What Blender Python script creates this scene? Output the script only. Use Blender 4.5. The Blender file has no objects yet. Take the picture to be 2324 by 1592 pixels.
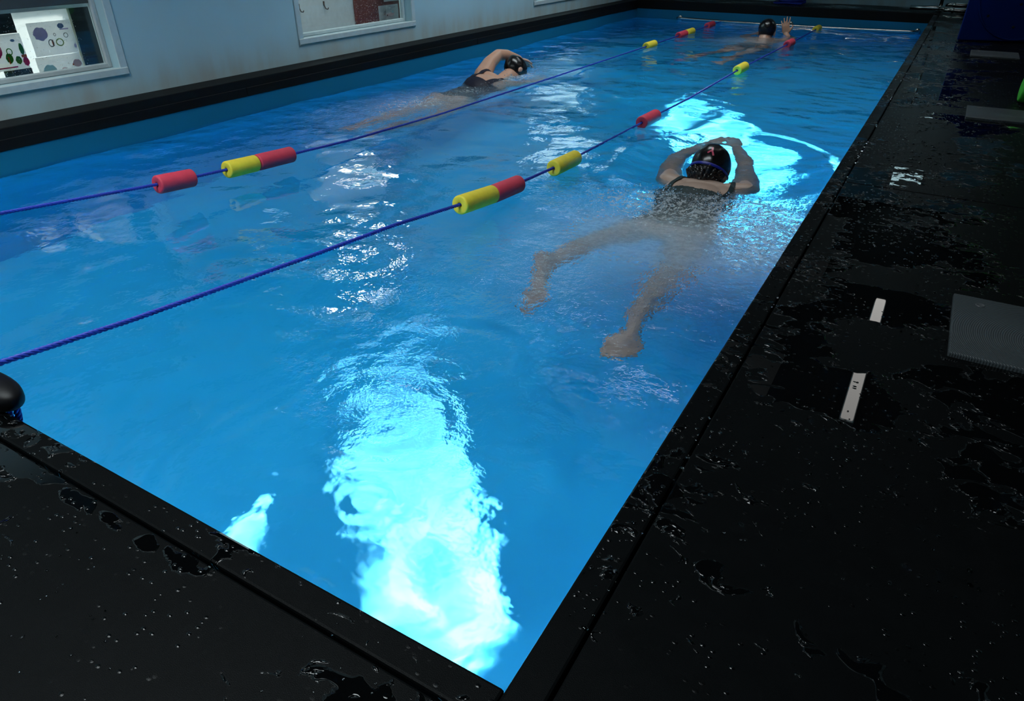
import bpy, bmesh, math, random
import numpy as np
from mathutils import Vector, Matrix, Euler, noise as mnoise

random.seed(7)
rng = np.random.default_rng(11)
C = bpy.context.scene.collection
SC = bpy.context.scene

# ------------------------------------------------------------------ camera, sky, sun, exposure
cam_d = bpy.data.cameras.new('camera')
cam = bpy.data.objects.new('camera', cam_d)
C.objects.link(cam)
cam.location = (0.2385, -0.3903, 0.72)
cam.rotation_euler = Euler((math.radians(90 - 31.43), math.radians(0.0), math.radians(30.486)), 'XYZ')
cam_d.sensor_fit = 'HORIZONTAL'
cam_d.sensor_width = 36.0
cam_d.lens = 36.0 * 1565.56 / 2324
cam_d.clip_start = 0.02
SC.camera = cam

SUN_AZ, SUN_EL = math.radians(-45), math.radians(24)
w = bpy.data.worlds.new('sky')
SC.world = w
w.use_nodes = True
bg = w.node_tree.nodes['Background']
bg.inputs[0].default_value = (0.62, 0.92, 1.0, 1)
bg.inputs[1].default_value = 2.2

sun_d = bpy.data.lights.new('sun', 'SUN')
sun = bpy.data.objects.new('sun', sun_d)
C.objects.link(sun)
sun_d.energy = 13
sun_d.angle = math.radians(0.7)
sun_d.color = (1.0, 0.97, 0.9)
sun_dir = Vector((math.sin(SUN_AZ) * math.cos(SUN_EL), math.cos(SUN_AZ) * math.cos(SUN_EL), math.sin(SUN_EL)))
sun.rotation_euler = sun_dir.to_track_quat('Z', 'Y').to_euler()
sun.location = sun_dir * 12
sun_d.cycles.is_caustics_light = True

# added fill lights atop made-up ceiling wells, to brighten the pool: (y0, y1) of each well
CEIL = 2.15
WELL_X = (-2.7, -0.25)
WELLS = [(-1.4, 0.65), (3.4, 4.7), (5.7, 6.8)]
WELL_TOP = CEIL + 1.1
for y0, y1 in WELLS:
    ld = bpy.data.lights.new('well_fill', 'AREA')
    ld.shape = 'RECTANGLE'
    ld.size, ld.size_y = WELL_X[1] - WELL_X[0] - 0.1, y1 - y0 - 0.1
    ld.energy = (12.5 if y0 < 0 else 9.5) * math.pi * ld.size * ld.size_y
    ld.color = (0.86, 0.97, 1.0)
    lo = bpy.data.objects.new('well_fill', ld)
    C.objects.link(lo)
    lo.location = ((WELL_X[0] + WELL_X[1]) / 2, (y0 + y1) / 2, WELL_TOP - 0.02)

vs = SC.view_settings
vs.view_transform = 'Standard'
vs.look = 'None'
vs.exposure = 0.0
vs.gamma = 1.0
vs.use_curve_mapping = False
cy = SC.cycles
cy.max_bounces = 8
cy.diffuse_bounces = 3
cy.glossy_bounces = 3
cy.transmission_bounces = 6
cy.transparent_max_bounces = 12
cy.caustics_reflective = True
cy.caustics_refractive = True
cy.blur_glossy = 0.0
cy.sample_clamp_indirect = 40.0
cy.sample_clamp_direct = 60.0
cy.use_denoising = True
cy.use_light_tree = False
cy.adaptive_threshold = 0.03

# ------------------------------------------------------------------ dimensions
PW, PL = 3.139, 8.315          # pool width (x from -PW to 0) and length (y from 0 to PL)
WZ = -0.185                    # water level, the deck top is z = 0
DEP = 1.0                      # water depth
FZ = WZ - DEP
CT = 0.09                      # thickness of the black coping face
LW = -3.29                     # left wall plane
FY = 8.98                      # far wall plane


# ------------------------------------------------------------------ node helpers
class NT:
    def __init__(s, name):
        s.m = bpy.data.materials.new(name)
        s.m.use_nodes = True
        s.t = s.m.node_tree
        s.t.nodes.clear()
        s.out = s.t.nodes.new('ShaderNodeOutputMaterial')

    def n(s, typ, ins=None, **kw):
        nd = s.t.nodes.new('ShaderNode' + typ)
        for k, v in kw.items():
            setattr(nd, k, v)
        for k, v in (ins or {}).items():
            s.set(nd.inputs[k], v)
        return nd

    def set(s, sock, v):
        if isinstance(v, bpy.types.NodeSocket):
            s.t.links.new(v, sock)
        elif isinstance(v, bpy.types.Node):
            s.t.links.new(v.outputs[0], sock)
        else:
            if isinstance(v, (tuple, list)) and len(v) == 3 and sock.type == 'RGBA':
                v = (*v, 1)
            sock.default_value = v

    def math(s, op, a, b=0.0, c=0.0, clamp=False):
        nd = s.t.nodes.new('ShaderNodeMath')
        nd.operation = op
        nd.use_clamp = clamp
        s.set(nd.inputs[0], a)
        s.set(nd.inputs[1], b)
        s.set(nd.inputs[2], c)
        return nd.outputs[0]

    def step(s, v, lo, hi):
        nd = s.n('MapRange', {0: v, 1: lo, 2: hi, 3: 0.0, 4: 1.0})
        nd.interpolation_type = 'SMOOTHSTEP'
        return nd.outputs[0]

    def mixc(s, f, a, b):
        nd = s.t.nodes.new('ShaderNodeMix')
        nd.data_type = 'RGBA'
        s.set(nd.inputs[0], f)
        s.set(nd.inputs[6], a)
        s.set(nd.inputs[7], b)
        return nd.outputs[2]

    def pos(s, scale=(1, 1, 1)):
        g = s.n('NewGeometry')
        mp = s.n('Mapping', {'Vector': g.outputs['Position'], 'Scale': scale})
        return mp.outputs[0]

    def noise(s, vec, scale, detail=3.0, rough=0.5, dist=0.0):
        nd = s.n('TexNoise', {'Scale': scale, 'Detail': detail, 'Roughness': rough, 'Distortion': dist})
        if vec is not None:
            s.set(nd.inputs['Vector'], vec)
        return nd.outputs[0]

    def done(s, shader):
        s.set(s.out.inputs[0], shader)
        return s.m


def principled(name, col, rough=0.5, metal=0.0, noise_amt=0.15, noise_scale=30, bump=0.0, bump_scale=200, spec=0.5, trans=0.0, coat=0.0):
    t = NT(name)
    p = t.pos()
    nz = t.noise(p, noise_scale, 4)
    dark = tuple(c * (1 - noise_amt) for c in col)
    lite = tuple(min(1, c * (1 + noise_amt)) for c in col)
    base = t.mixc(nz, dark, lite)
    b = t.n('BsdfPrincipled', {'Base Color': base, 'Roughness': rough, 'Metallic': metal, 'Specular IOR Level': spec, 'Coat Weight': coat})
    if bump:
        bp = t.n('Bump', {'Strength': bump, 'Distance': 0.002, 'Height': t.noise(p, bump_scale, 3)})
        t.set(b.inputs['Normal'], bp)
    return t.done(b)


# ------------------------------------------------------------------ mesh helpers
def link_mesh(name, me, mat, parent=None, smooth=False, kind=None):
    o = bpy.data.objects.new(name, me)
    C.objects.link(o)
    if mat is not None:
        for m in (mat if isinstance(mat, (list, tuple)) else [mat]):
            me.materials.append(m)
    if smooth:
        me.polygons.foreach_set('use_smooth', [True] * len(me.polygons))
    if parent:
        o.parent = parent
        o.matrix_parent_inverse = parent.matrix_world.inverted()
    if kind:
        o['kind'] = kind
    return o


def from_bm(name, bm, mat, parent=None, smooth=False, kind=None):
    bmesh.ops.recalc_face_normals(bm, faces=bm.faces[:])
    me = bpy.data.meshes.new(name)
    bm.to_mesh(me)
    bm.free()
    return link_mesh(name, me, mat, parent, smooth, kind)


def tag(o, label, cat, group=None, kind=None):
    o['label'] = label
    o['category'] = cat
    if group:
        o['group'] = group
    if kind:
        o['kind'] = kind
    return o


def empty(name, loc, rotz=0.0):
    o = bpy.data.objects.new(name, None)
    C.objects.link(o)
    o.location = loc
    o.rotation_euler = (0, 0, rotz)
    o.empty_display_size = 0.05
    bpy.context.view_layer.update()
    return o


def box(bm, lo, hi, bevel=0.0, seg=2, M=None):
    lo, hi = Vector(lo), Vector(hi)
    r = bmesh.ops.create_cube(bm, size=1.0)
    vsn = r['verts']
    mat = Matrix.Translation((lo + hi) / 2) @ Matrix.Diagonal((*(hi - lo), 1))
    bmesh.ops.transform(bm, matrix=mat, verts=vsn)
    if bevel:
        es = list({e for v in vsn for e in v.link_edges})
        rr = bmesh.ops.bevel(bm, geom=es, offset=bevel, segments=seg, profile=0.5, affect='EDGES')
        vsn = list({v for v in rr['verts']} | {v for v in vsn if v.is_valid})
    if M is not None:
        bmesh.ops.transform(bm, matrix=M, verts=[v for v in vsn if v.is_valid])
    return vsn


def frame_axes(d):
    d = d.normalized()
    a = Vector((0, 0, 1)) if abs(d.z) < 0.9 else Vector((1, 0, 0))
    u = d.cross(a).normalized()
    return u, d.cross(u).normalized()


def tube(bm, pts, rad, seg=12, caps=True):
    pts = [Vector(p) for p in pts]
    rads = rad if isinstance(rad, (list, tuple)) else [rad] * len(pts)
    rings = []
    u = None
    for i, p in enumerate(pts):
        d = (pts[min(i + 1, len(pts) - 1)] - pts[max(i - 1, 0)]).normalized()
        if u is None:
            u, v = frame_axes(d)
        else:
            u = (u - d * u.dot(d)).normalized()
            v = d.cross(u)
        rings.append([bm.verts.new(p + (u * math.cos(2 * math.pi * k / seg) + v * math.sin(2 * math.pi * k / seg)) * rads[i]) for k in range(seg)])
    for a, b in zip(rings, rings[1:]):
        for k in range(seg):
            bm.faces.new((a[k], a[(k + 1) % seg], b[(k + 1) % seg], b[k]))
    if caps:
        bm.faces.new(rings[0][::-1])
        bm.faces.new(rings[-1])
    return rings


def lathe(bm, prof, seg=32, M=None, closed=False):
    """prof: (r, z) pairs turned about z."""
    rings = []
    new = []
    for r, z in prof:
        if r < 1e-6:
            v = bm.verts.new((0, 0, z))
            rings.append([v])
            new.append(v)
        else:
            rg = [bm.verts.new((r * math.cos(2 * math.pi * k / seg), r * math.sin(2 * math.pi * k / seg), z)) for k in range(seg)]
            rings.append(rg)
            new += rg
    pairs = list(zip(rings, rings[1:])) + ([(rings[-1], rings[0])] if closed else [])
    for a, b in pairs:
        for k in range(seg):
            k2 = (k + 1) % seg
            q = [a[k % len(a)], a[k2 % len(a)], b[k2 % len(b)], b[k % len(b)]]
            q = list(dict.fromkeys(q))
            if len(q) > 2:
                bm.faces.new(q)
    if M is not None:
        bmesh.ops.transform(bm, matrix=M, verts=new)
    return new


def align(p, d):
    """matrix taking +z to direction d at p"""
    return Matrix.Translation(Vector(p)) @ Vector(d).to_track_quat('Z', 'Y').to_matrix().to_4x4()


def receiver(o):
    o.cycles.is_caustics_receiver = True
    return o


# ------------------------------------------------------------------ materials
def mat_wall():
    t = NT('painted_wall')
    p = t.pos()
    z = t.n('SeparateXYZ', {0: p}).outputs[2]
    st = t.noise(t.pos((1, 1, 0.25)), 9, 4)
    low = t.math('MULTIPLY', t.step(z, 0.22, 0.0), t.step(st, 0.3, 0.75))
    c = t.mixc(t.noise(p, 3, 4), (0.37, 0.54, 0.60), (0.42, 0.59, 0.65))
    c = t.mixc(t.math('MULTIPLY', low, 0.55), c, (0.36, 0.33, 0.28))
    bp = t.n('Bump', {'Strength': 0.12, 'Distance': 0.002, 'Height': t.noise(p, 160, 3)})
    return t.done(t.n('BsdfPrincipled', {'Base Color': c, 'Roughness': 0.6, 'Normal': bp}))


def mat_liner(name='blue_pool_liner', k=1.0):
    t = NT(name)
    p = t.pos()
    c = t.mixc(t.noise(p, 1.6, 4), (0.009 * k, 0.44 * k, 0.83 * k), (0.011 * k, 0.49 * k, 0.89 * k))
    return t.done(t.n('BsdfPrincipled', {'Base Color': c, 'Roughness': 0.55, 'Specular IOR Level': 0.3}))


def mat_deck(wet=0.5):
    """black rubber deck with dry grain, puddles with a rounded rim and separate drops"""
    t = NT('wet_black_rubber')
    p = t.pos()
    ps = t.pos((1.0, 1.35, 1.0))
    n1 = t.noise(ps, 2.6, 2, 0.5, 0.3)
    n2 = t.noise(ps, 21, 3, 0.5, 0.9)
    comb = t.math('ADD', t.math('MULTIPLY', n1, 0.62), t.math('MULTIPLY', n2, 0.38))
    # wetter along the walkway beside the pool
    sx = t.n('SeparateXYZ', {0: p})
    strip = t.math('MULTIPLY', t.step(sx.outputs[0], 0.02, 0.15), t.step(sx.outputs[0], 0.62, 0.32))
    strip = t.math('MULTIPLY', strip, t.step(sx.outputs[1], 0.25, 0.8))
    thr = t.math('SUBTRACT', 0.545, t.math('MULTIPLY', strip, 0.055))
    def spot(cx, cyy, rx, ry, amp):
        u = t.math('DIVIDE', t.math('SUBTRACT', sx.outputs[0], cx), rx)
        v = t.math('DIVIDE', t.math('SUBTRACT', sx.outputs[1], cyy), ry)
        r2 = t.math('ADD', t.math('MULTIPLY', u, u), t.math('MULTIPLY', v, v))
        return t.math('MULTIPLY', t.step(r2, 1.6, 0.2), amp)
    for sp in ((0.255, 1.22, 0.11, 0.10, 0.13), (0.255, 0.80, 0.08, 0.10, 0.12), (0.15, 1.02, 0.06, 0.2, 0.07), (0.21, 1.56, 0.12, 0.10, 0.12), (0.12, 1.95, 0.10, 0.22, 0.10),
               (0.27, 1.01, 0.10, 0.09, -0.12), (0.27, 1.36, 0.10, 0.06, -0.12), (0.30, 0.62, 0.12, 0.06, -0.08), (0.20, 2.75, 0.16, 0.75, -0.10), (0.44, 3.0, 0.10, 0.35, 0.07)):
        thr = t.math('SUBTRACT', thr, spot(*sp))
    for k in range(6):
        thr = t.math('SUBTRACT', thr, spot(-0.92 + 0.085 * k, -0.066, 0.07, 0.016, 0.10))
    d = t.math('SUBTRACT', comb, thr)
    wetm = t.step(d, -0.003, 0.003)
    rim = t.step(d, -0.002, 0.020)
    # drops
    vo = t.n('TexVoronoi', {'Vector': ps, 'Scale': 75.0, 'Randomness': 1.0})
    sel = t.step(t.n('SeparateColor', {0: vo.outputs['Color']}).outputs[0], 0.55, 0.6)
    dn = t.step(t.noise(p, 5, 3), 0.44, 0.58)
    drop = t.math('SUBTRACT', 0.34, t.math('ADD', vo.outputs['Distance'], t.math('MULTIPLY', t.noise(p, 90, 2), 0.12)))
    dropm = t.math('MULTIPLY', t.math('MULTIPLY', t.step(drop, 0.0, 0.02), sel), dn)
    dome = t.math('MULTIPLY', t.math('SQRT', t.math('MAXIMUM', drop, 0.0)), t.math('MULTIPLY', sel, dn))
    wetall = t.math('MAXIMUM', wetm, dropm)
    dry = t.math('SUBTRACT', 1.0, wetall)
    grain = t.noise(p, 900, 2, 0.6)
    h = t.math('ADD', t.math('MULTIPLY', rim, 0.0035), t.math('MULTIPLY', dome, 0.0035))
    h = t.math('ADD', h, t.math('MULTIPLY', t.math('MULTIPLY', grain, dry), 0.0004))
    bp = t.n('Bump', {'Strength': 1.0, 'Distance': 1.0, 'Height': h})
    base = t.mixc(wetall, t.mixc(n2, (0.0014, 0.0018, 0.0020), (0.0028, 0.0033, 0.0036)), (0.0010, 0.0012, 0.0014))
    rough = t.math('ADD', t.math('MULTIPLY', dry, 0.33), 0.012)
    b = t.n('BsdfPrincipled', {'Base Color': base, 'Roughness': rough, 'Normal': bp, 'Specular IOR Level': t.math('ADD', 0.03, t.math('MULTIPLY', wetall, 0.33))})
    return t.done(b)


def mat_water():
    t = NT('pool_water')
    a = t.n('Attribute', attribute_name='foam').outputs['Fac']
    p = t.pos()
    n1 = t.noise(p, 48, 4, 0.7, 0.0)
    n2 = t.noise(p, 120, 2, 0.6)
    v = t.math('ADD', t.math('MULTIPLY', n1, 0.7), t.math('MULTIPLY', n2, 0.3))
    mk = t.n('Attribute', attribute_name='milk').outputs['Fac']
    thr = t.math('SUBTRACT', 0.76, t.math('MULTIPLY', a, 0.24))
    fo = t.math('MULTIPLY', t.step(v, thr, t.math('ADD', thr, 0.07)), t.step(a, 0.02, 0.25))
    fo = t.math('ADD', t.math('MULTIPLY', fo, 0.5), t.math('MULTIPLY', mk, t.math('ADD', 0.20, t.math('MULTIPLY', n1, 0.40))), clamp=True)
    ch = t.n('Attribute', attribute_name='chop').outputs['Fac']
    cu = t.n('Attribute', attribute_name='churn').outputs['Fac']
    pr = t.pos((1.0, 1.0, 1.0))
    h = t.math('MULTIPLY', t.math('MULTIPLY', t.noise(pr, 5.5, 1, 0.5), ch), 0.030)
    h = t.math('ADD', h, t.math('MULTIPLY', t.math('MULTIPLY', t.noise(pr, 22, 2, 0.55), ch), 0.0030))
    h = t.math('ADD', h, t.math('MULTIPLY', t.math('MULTIPLY', t.noise(pr, 60, 1, 0.5), ch), 0.0011))
    h = t.math('ADD', h, t.math('MULTIPLY', t.math('MULTIPLY', t.noise(pr, 34, 3, 0.62), cu), 0.024))
    bp = t.n('Bump', {'Strength': 1.0, 'Distance': 1.0, 'Height': h})
    gw = t.n('BsdfGlass', {'Color': (0.95, 0.985, 1.0), 'Roughness': 0.0, 'IOR': 1.33, 'Normal': bp})
    gs = t.n('BsdfAnisotropic', {'Color': (1, 1, 1), 'Roughness': 0.095, 'Normal': bp})
    gs.distribution = 'BECKMANN'
    g = t.n('MixShader', {0: t.math('MULTIPLY', t.n('Fresnel', {'IOR': 1.33, 'Normal': bp}), 0.3), 1: gw, 2: gs})
    f1 = t.n('BsdfDiffuse', {'Color': (0.70, 0.78, 0.81)})
    f2 = t.n('BsdfTranslucent', {'Color': (0.62, 0.72, 0.78)})
    f = t.n('MixShader', {0: 0.45, 1: f1, 2: f2})
    return t.done(t.n('MixShader', {0: fo, 1: g, 2: f}))


def mat_pane(name='window_glass', tint=(0.94, 0.97, 0.96)):
    """thin window glass: it lets light straight through and mirrors a little"""
    t = NT(name)
    fc = t.n('LayerWeight', {'Blend': 0.5}).outputs['Facing']
    fr = t.math('ADD', t.math('MULTIPLY', t.math('POWER', fc, 5.0), 0.8), 0.045)
    tr = t.n('BsdfTransparent', {'Color': tint})
    gl = t.n('BsdfGlossy', {'Color': (1, 1, 1), 'Roughness': 0.02})
    return t.done(t.n('MixShader', {0: fr, 1: tr, 2: gl}))


def mat_translucent(name, col, mix=0.6):
    t = NT(name)
    c = t.mixc(t.noise(t.pos(), 12, 3), tuple(x * 0.93 for x in col), col)
    d = t.n('BsdfDiffuse', {'Color': c})
    tr = t.n('BsdfTranslucent', {'Color': c})
    return t.done(t.n('MixShader', {0: mix, 1: d, 2: tr}))


def mat_rings(name, cx, cyy):
    """grey plastic with fine concentric ridges"""
    t = NT(name)
    g = t.n('NewGeometry')
    mp = t.n('Mapping', {'Vector': g.outputs['Position'], 'Location': (-cx, -cyy, 0)})
    s = t.n('SeparateXYZ', {0: mp.outputs[0]})
    r = t.math('SQRT', t.math('ADD', t.math('POWER', s.outputs[0], 2.0), t.math('POWER', s.outputs[1], 2.0)))
    wv = t.math('SINE', t.math('MULTIPLY', r, 2 * math.pi / 0.0040))
    nz = t.noise(t.pos(), 9, 5, 0.6)
    bp = t.n('Bump', {'Strength': 0.55, 'Distance': 0.0006, 'Height': wv})
    c = t.mixc(nz, (0.024, 0.029, 0.032), (0.044, 0.052, 0.057))
    return t.done(t.n('BsdfPrincipled', {'Base Color': c, 'Roughness': 0.42, 'Normal': bp, 'Specular IOR Level': 0.3}))


def mat_skin(name, col):
    t = NT(name)
    p = t.pos()
    c = t.mixc(t.noise(p, 14, 5, 0.6), tuple(x * 0.82 for x in col), (min(1, col[0] * 1.12), col[1] * 1.05, col[2] * 1.02))
    bp = t.n('Bump', {'Strength': 0.15, 'Distance': 0.002, 'Height': t.noise(p, 110, 3)})
    return t.done(t.n('BsdfPrincipled', {'Base Color': c, 'Roughness': 0.36, 'Normal': bp, 'Subsurface Weight': 0.0}))


M = {}
M['wall'] = mat_wall()
M['liner'] = mat_liner()
M['liner_shade'] = mat_liner('shaded_liner_band', 0.33)  # shade put into the liner colour along the waterline, same liner otherwise
M['deck'] = mat_deck()
M['water'] = mat_water()
M['pane'] = mat_pane()
M['tinted'] = mat_pane('tinted_glass', (0.95, 0.97, 0.97))
M['coping'] = principled('black_rubber_coping', (0.006, 0.0065, 0.007), 0.6, spec=0.15, bump=0.4, bump_scale=500)
M['coping_top'] = principled('scuffed_coping_top', (0.03, 0.03, 0.029), 0.55, bump=0.5, bump_scale=120, noise_amt=0.5, noise_scale=40)
M['ceiling'] = principled('dark_ceiling', (0.012, 0.013, 0.014), 0.8)
M['white_frame'] = principled('white_frame_paint', (0.50, 0.59, 0.61), 0.45)
M['sun_blocker'] = principled('dark_sun_blocker', (0.05, 0.06, 0.065), 0.7)
M['lid_screw'] = principled('lid_screw', (0.05, 0.055, 0.06), 0.4)
M['grey_frame'] = principled('grey_frame_paint', (0.42, 0.45, 0.46), 0.5)
M['cream'] = principled('cream_bead', (0.62, 0.55, 0.42), 0.5)
M['black_frame'] = principled('black_frame', (0.012, 0.012, 0.014), 0.35)
M['corridor'] = principled('corridor_plaster', (0.62, 0.64, 0.66), 0.8)
M['red_door'] = principled('red_brown_door', (0.16, 0.035, 0.024), 0.5, noise_amt=0.3, noise_scale=18)
M['paper'] = mat_translucent('paper', (0.86, 0.87, 0.88), 0.65)
M['frost'] = mat_translucent('frosted_pane', (0.62, 0.63, 0.63), 0.75)
M['steel'] = principled('stainless_steel', (0.62, 0.60, 0.55), 0.18, metal=1.0, noise_amt=0.05)
M['rope'] = principled('blue_rope_fibre', (0.012, 0.035, 0.36), 0.55, noise_amt=0.4, noise_scale=300)
M['red_foam'] = principled('red_foam', (0.62, 0.042, 0.082), 0.6, bump=0.3, bump_scale=260)
M['yellow_foam'] = principled('yellow_foam', (0.80, 0.64, 0.04), 0.6, bump=0.3, bump_scale=260)
M['green_foam'] = principled('green_foam', (0.05, 0.46, 0.035), 0.6, bump=0.3, bump_scale=200)
M['blue_plastic'] = principled('dark_blue_plastic', (0.001, 0.014, 0.12), 0.5, spec=0.12)
M['black_rubber'] = principled('black_rubber', (0.004, 0.004, 0.005), 0.45, spec=0.15)
M['hole'] = principled('dark_hole', (0.002, 0.002, 0.003), 0.8)
M['skin1'] = mat_skin('skin_tan', (0.40, 0.285, 0.23))
M['skin2'] = mat_skin('skin_warm', (0.52, 0.29, 0.20))
M['suit_green'] = principled('dark_green_swim_fabric', (0.004, 0.018, 0.021), 0.5, bump=0.3, bump_scale=700, spec=0.2)
M['suit_navy'] = principled('navy_swim_fabric', (0.006, 0.005, 0.018), 0.5, bump=0.3, bump_scale=700, spec=0.2)
M['cap'] = principled('black_silicone_cap', (0.005, 0.005, 0.006), 0.24, noise_amt=0.2)
M['pink'] = principled('pink_print', (0.55, 0.08, 0.14), 0.3)
M['blue_strap'] = principled('blue_strap', (0.01, 0.015, 0.22), 0.35)
M['hair'] = principled('wet_black_hair', (0.008, 0.006, 0.006), 0.25)
M['hook'] = principled('bronze_hook', (0.10, 0.07, 0.06), 0.4, metal=0.6)

# ------------------------------------------------------------------ pool shell, water
bm = bmesh.new()
T = 0.12
box(bm, (-PW - T, -T, FZ - T), (T, PL + T, FZ))
for f_ in bm.faces:
    f_.material_index = 1
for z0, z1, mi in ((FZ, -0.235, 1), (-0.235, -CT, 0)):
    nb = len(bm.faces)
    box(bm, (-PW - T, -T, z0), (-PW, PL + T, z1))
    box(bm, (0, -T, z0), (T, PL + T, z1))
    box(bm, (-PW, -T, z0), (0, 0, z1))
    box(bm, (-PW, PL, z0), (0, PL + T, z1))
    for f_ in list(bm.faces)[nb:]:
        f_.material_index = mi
basin = from_bm('wall_basin', bm, [M['liner_shade'], M['liner']], kind='structure')
receiver(basin)

# coping strips, each with a rounded nose
CW = 0.05


def coping(name, lo, hi, mats=None):
    b = bmesh.new()
    box(b, lo, hi, 0.004, 2)
    return from_bm(name, b, mats or M['coping'], smooth=False, kind='structure')


coping('trim_1', (-PW - 0.146, -0.04, -CT), (-PW, PL + 0.04, 0))
coping('trim_2', (-PW, PL, -CT), (0, PL + 0.10, 0))
cm3 = mat_deck()
coping('trim_3', (0, -CW + 0.004, -CT), (CW - 0.003, PL + 0.10, 0.0), cm3)
coping('trim_4', (-PW, -CW + 0.006, -CT), (0, 0, 0.0), cm3)
# lower black strip under the left nosing with its butt joints
b = bmesh.new()
for i, (y0, y1) in enumerate(((0, 2.38), (2.384, 4.78), (4.784, 7.2), (7.204, PL))):
    box(b, (-PW - 0.02, y0, -CT - 0.001), (-PW + 0.004, y1, -0.045), 0.002, 1)
from_bm('trim_5', b, M['coping'], kind='structure')

# deck slabs
b = bmesh.new()
edges_y = [-2.2, -0.046, 2.12, 4.43, 6.83, FY]
for y0, y1 in zip(edges_y[1:], edges_y[2:]):
    for x0, x1 in ((CW, 1.62), (1.624, 2.3)):
        box(b, (x0 + 0.001, y0 + 0.002, -0.10), (x1, y1 - 0.002, 0), 0.003, 2)
for x0, x1 in ((-3.6, -1.70), (-1.697, 0.045), (0.048, 1.62), (1.624, 2.3)):
    box(b, (x0, -2.2, -0.10), (x1, -0.049, 0), 0.003, 2)
box(b, (LW, PL + 0.103, -0.10), (0.047, FY, 0), 0.003, 2)
floor = from_bm('floor', b, M['deck'], kind='structure')
b = bmesh.new()
box(b, (-5.4, -2.4, -0.30), (LW - 0.02, FY + 0.3, -0.2))
from_bm('floor_corridor', b, M['corridor'], kind='structure')

# ---- the water surface: a dense height field
def sines(X, Y, n, lmin, lmax, slope, seed, expo=1.0, bias=None):
    r = np.random.default_rng(seed)
    lam = lmin * (lmax / lmin) ** r.random(n)
    th = r.random(n) * 2 * np.pi
    if bias is not None:
        th = bias[0] + (r.random(n) - 0.5) * 2 * bias[1]
    ph = r.random(n) * 2 * np.pi
    k = 2 * np.pi / lam
    a = slope / k * math.sqrt(2.0 / n)
    h = np.zeros_like(X)
    for i in range(n):
        h += a[i] * np.sin(k[i] * (np.cos(th[i]) * X + np.sin(th[i]) * Y) + ph[i])
    return h


def gauss(X, Y, cx, cyy, sx, sy, rot=0.0):
    c, s = math.cos(rot), math.sin(rot)
    u = ((X - cx) * c + (Y - cyy) * s) / sx
    v = (-(X - cx) * s + (Y - cyy) * c) / sy
    return np.exp(-(u * u + v * v))


NX, NY = 520, 860
xs = np.linspace(-PW - 0.004, 0.004, NX)
tt = np.linspace(0, 1, NY)
ys = -0.004 + (PL + 0.008) * (0.42 * tt + 0.58 * tt ** 2.0)
X, Y = np.meshgrid(xs, ys)
patch = 0.5 + 0.5 * sines(X, Y, 24, 0.5, 1.6, 1.0, 5) * 6.0
patch = np.clip(0.35 + 0.75 * patch, 0.15, 1.5)
calm = 1 - 0.55 * gauss(X, Y, -2.0, 0.9, 0.9, 0.9) - 0.3 * gauss(X, Y, -0.1, 0.7, 0.35, 0.5)
H = sines(X, Y, 18, 0.55, 1.7, 0.030, 1)
H += sines(X, Y, 50, 0.16, 0.6, 0.026, 2) * calm * (0.5 + 0.5 * patch)
# churned water about the swimmers
churn = (1.0 * gauss(X, Y, -0.47, 2.10, 0.38, 0.24) + 0.75 * gauss(X, Y, -0.16, 1.85, 0.16, 0.38) + 0.35 * gauss(X, Y, -0.85, 2.05, 0.22, 0.20)
         + 0.18 * gauss(X, Y, -0.45, 1.55, 0.45, 0.4)
         + 0.9 * gauss(X, Y, -2.42, 4.20, 0.22, 0.34) + 0.75 * gauss(X, Y, -2.45, 3.2, 0.30, 0.62) + 0.35 * gauss(X, Y, -2.7, 2.6, 0.4, 0.5)
         + 0.3 * gauss(X, Y, -1.4, 6.9, 0.35, 0.5))
churn2 = 0.8 * gauss(X, Y, -0.66, 0.62, 0.30, 0.20) + 0.3 * gauss(X, Y, -0.70, 0.90, 0.36, 0.28) + 0.35 * gauss(X, Y, -1.0, 1.2, 0.5, 0.3)
H += sines(X, Y, 60, 0.05, 0.15, 0.20, 4) * np.clip(churn, 0, 1.1)
CHOP = calm * patch * (1 - 0.6 * gauss(X, Y, -0.55, 1.7, 0.35, 0.4)) * (1 + 0.9 * gauss(X, Y, -1.35, 1.25, 0.5, 0.45))
CHURN = np.clip(churn, 0, 1.1) + 0.40 * churn2
# raised, broken crest over the swimmer's hips and the hollow before her head
H += 0.036 * gauss(X, Y, -0.44, 2.19, 0.36, 0.07, -0.05) + 0.02 * gauss(X, Y, -0.18, 2.08, 0.12, 0.12)
H -= 0.014 * gauss(X, Y, -0.50, 2.62, 0.24, 0.20)
rb = np.hypot((X + 0.50) / 1.0, (Y - 2.72) / 1.35)
H += 0.012 * np.exp(-((rb - 0.44) / 0.05) ** 2) * (Y > 2.3)
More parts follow.
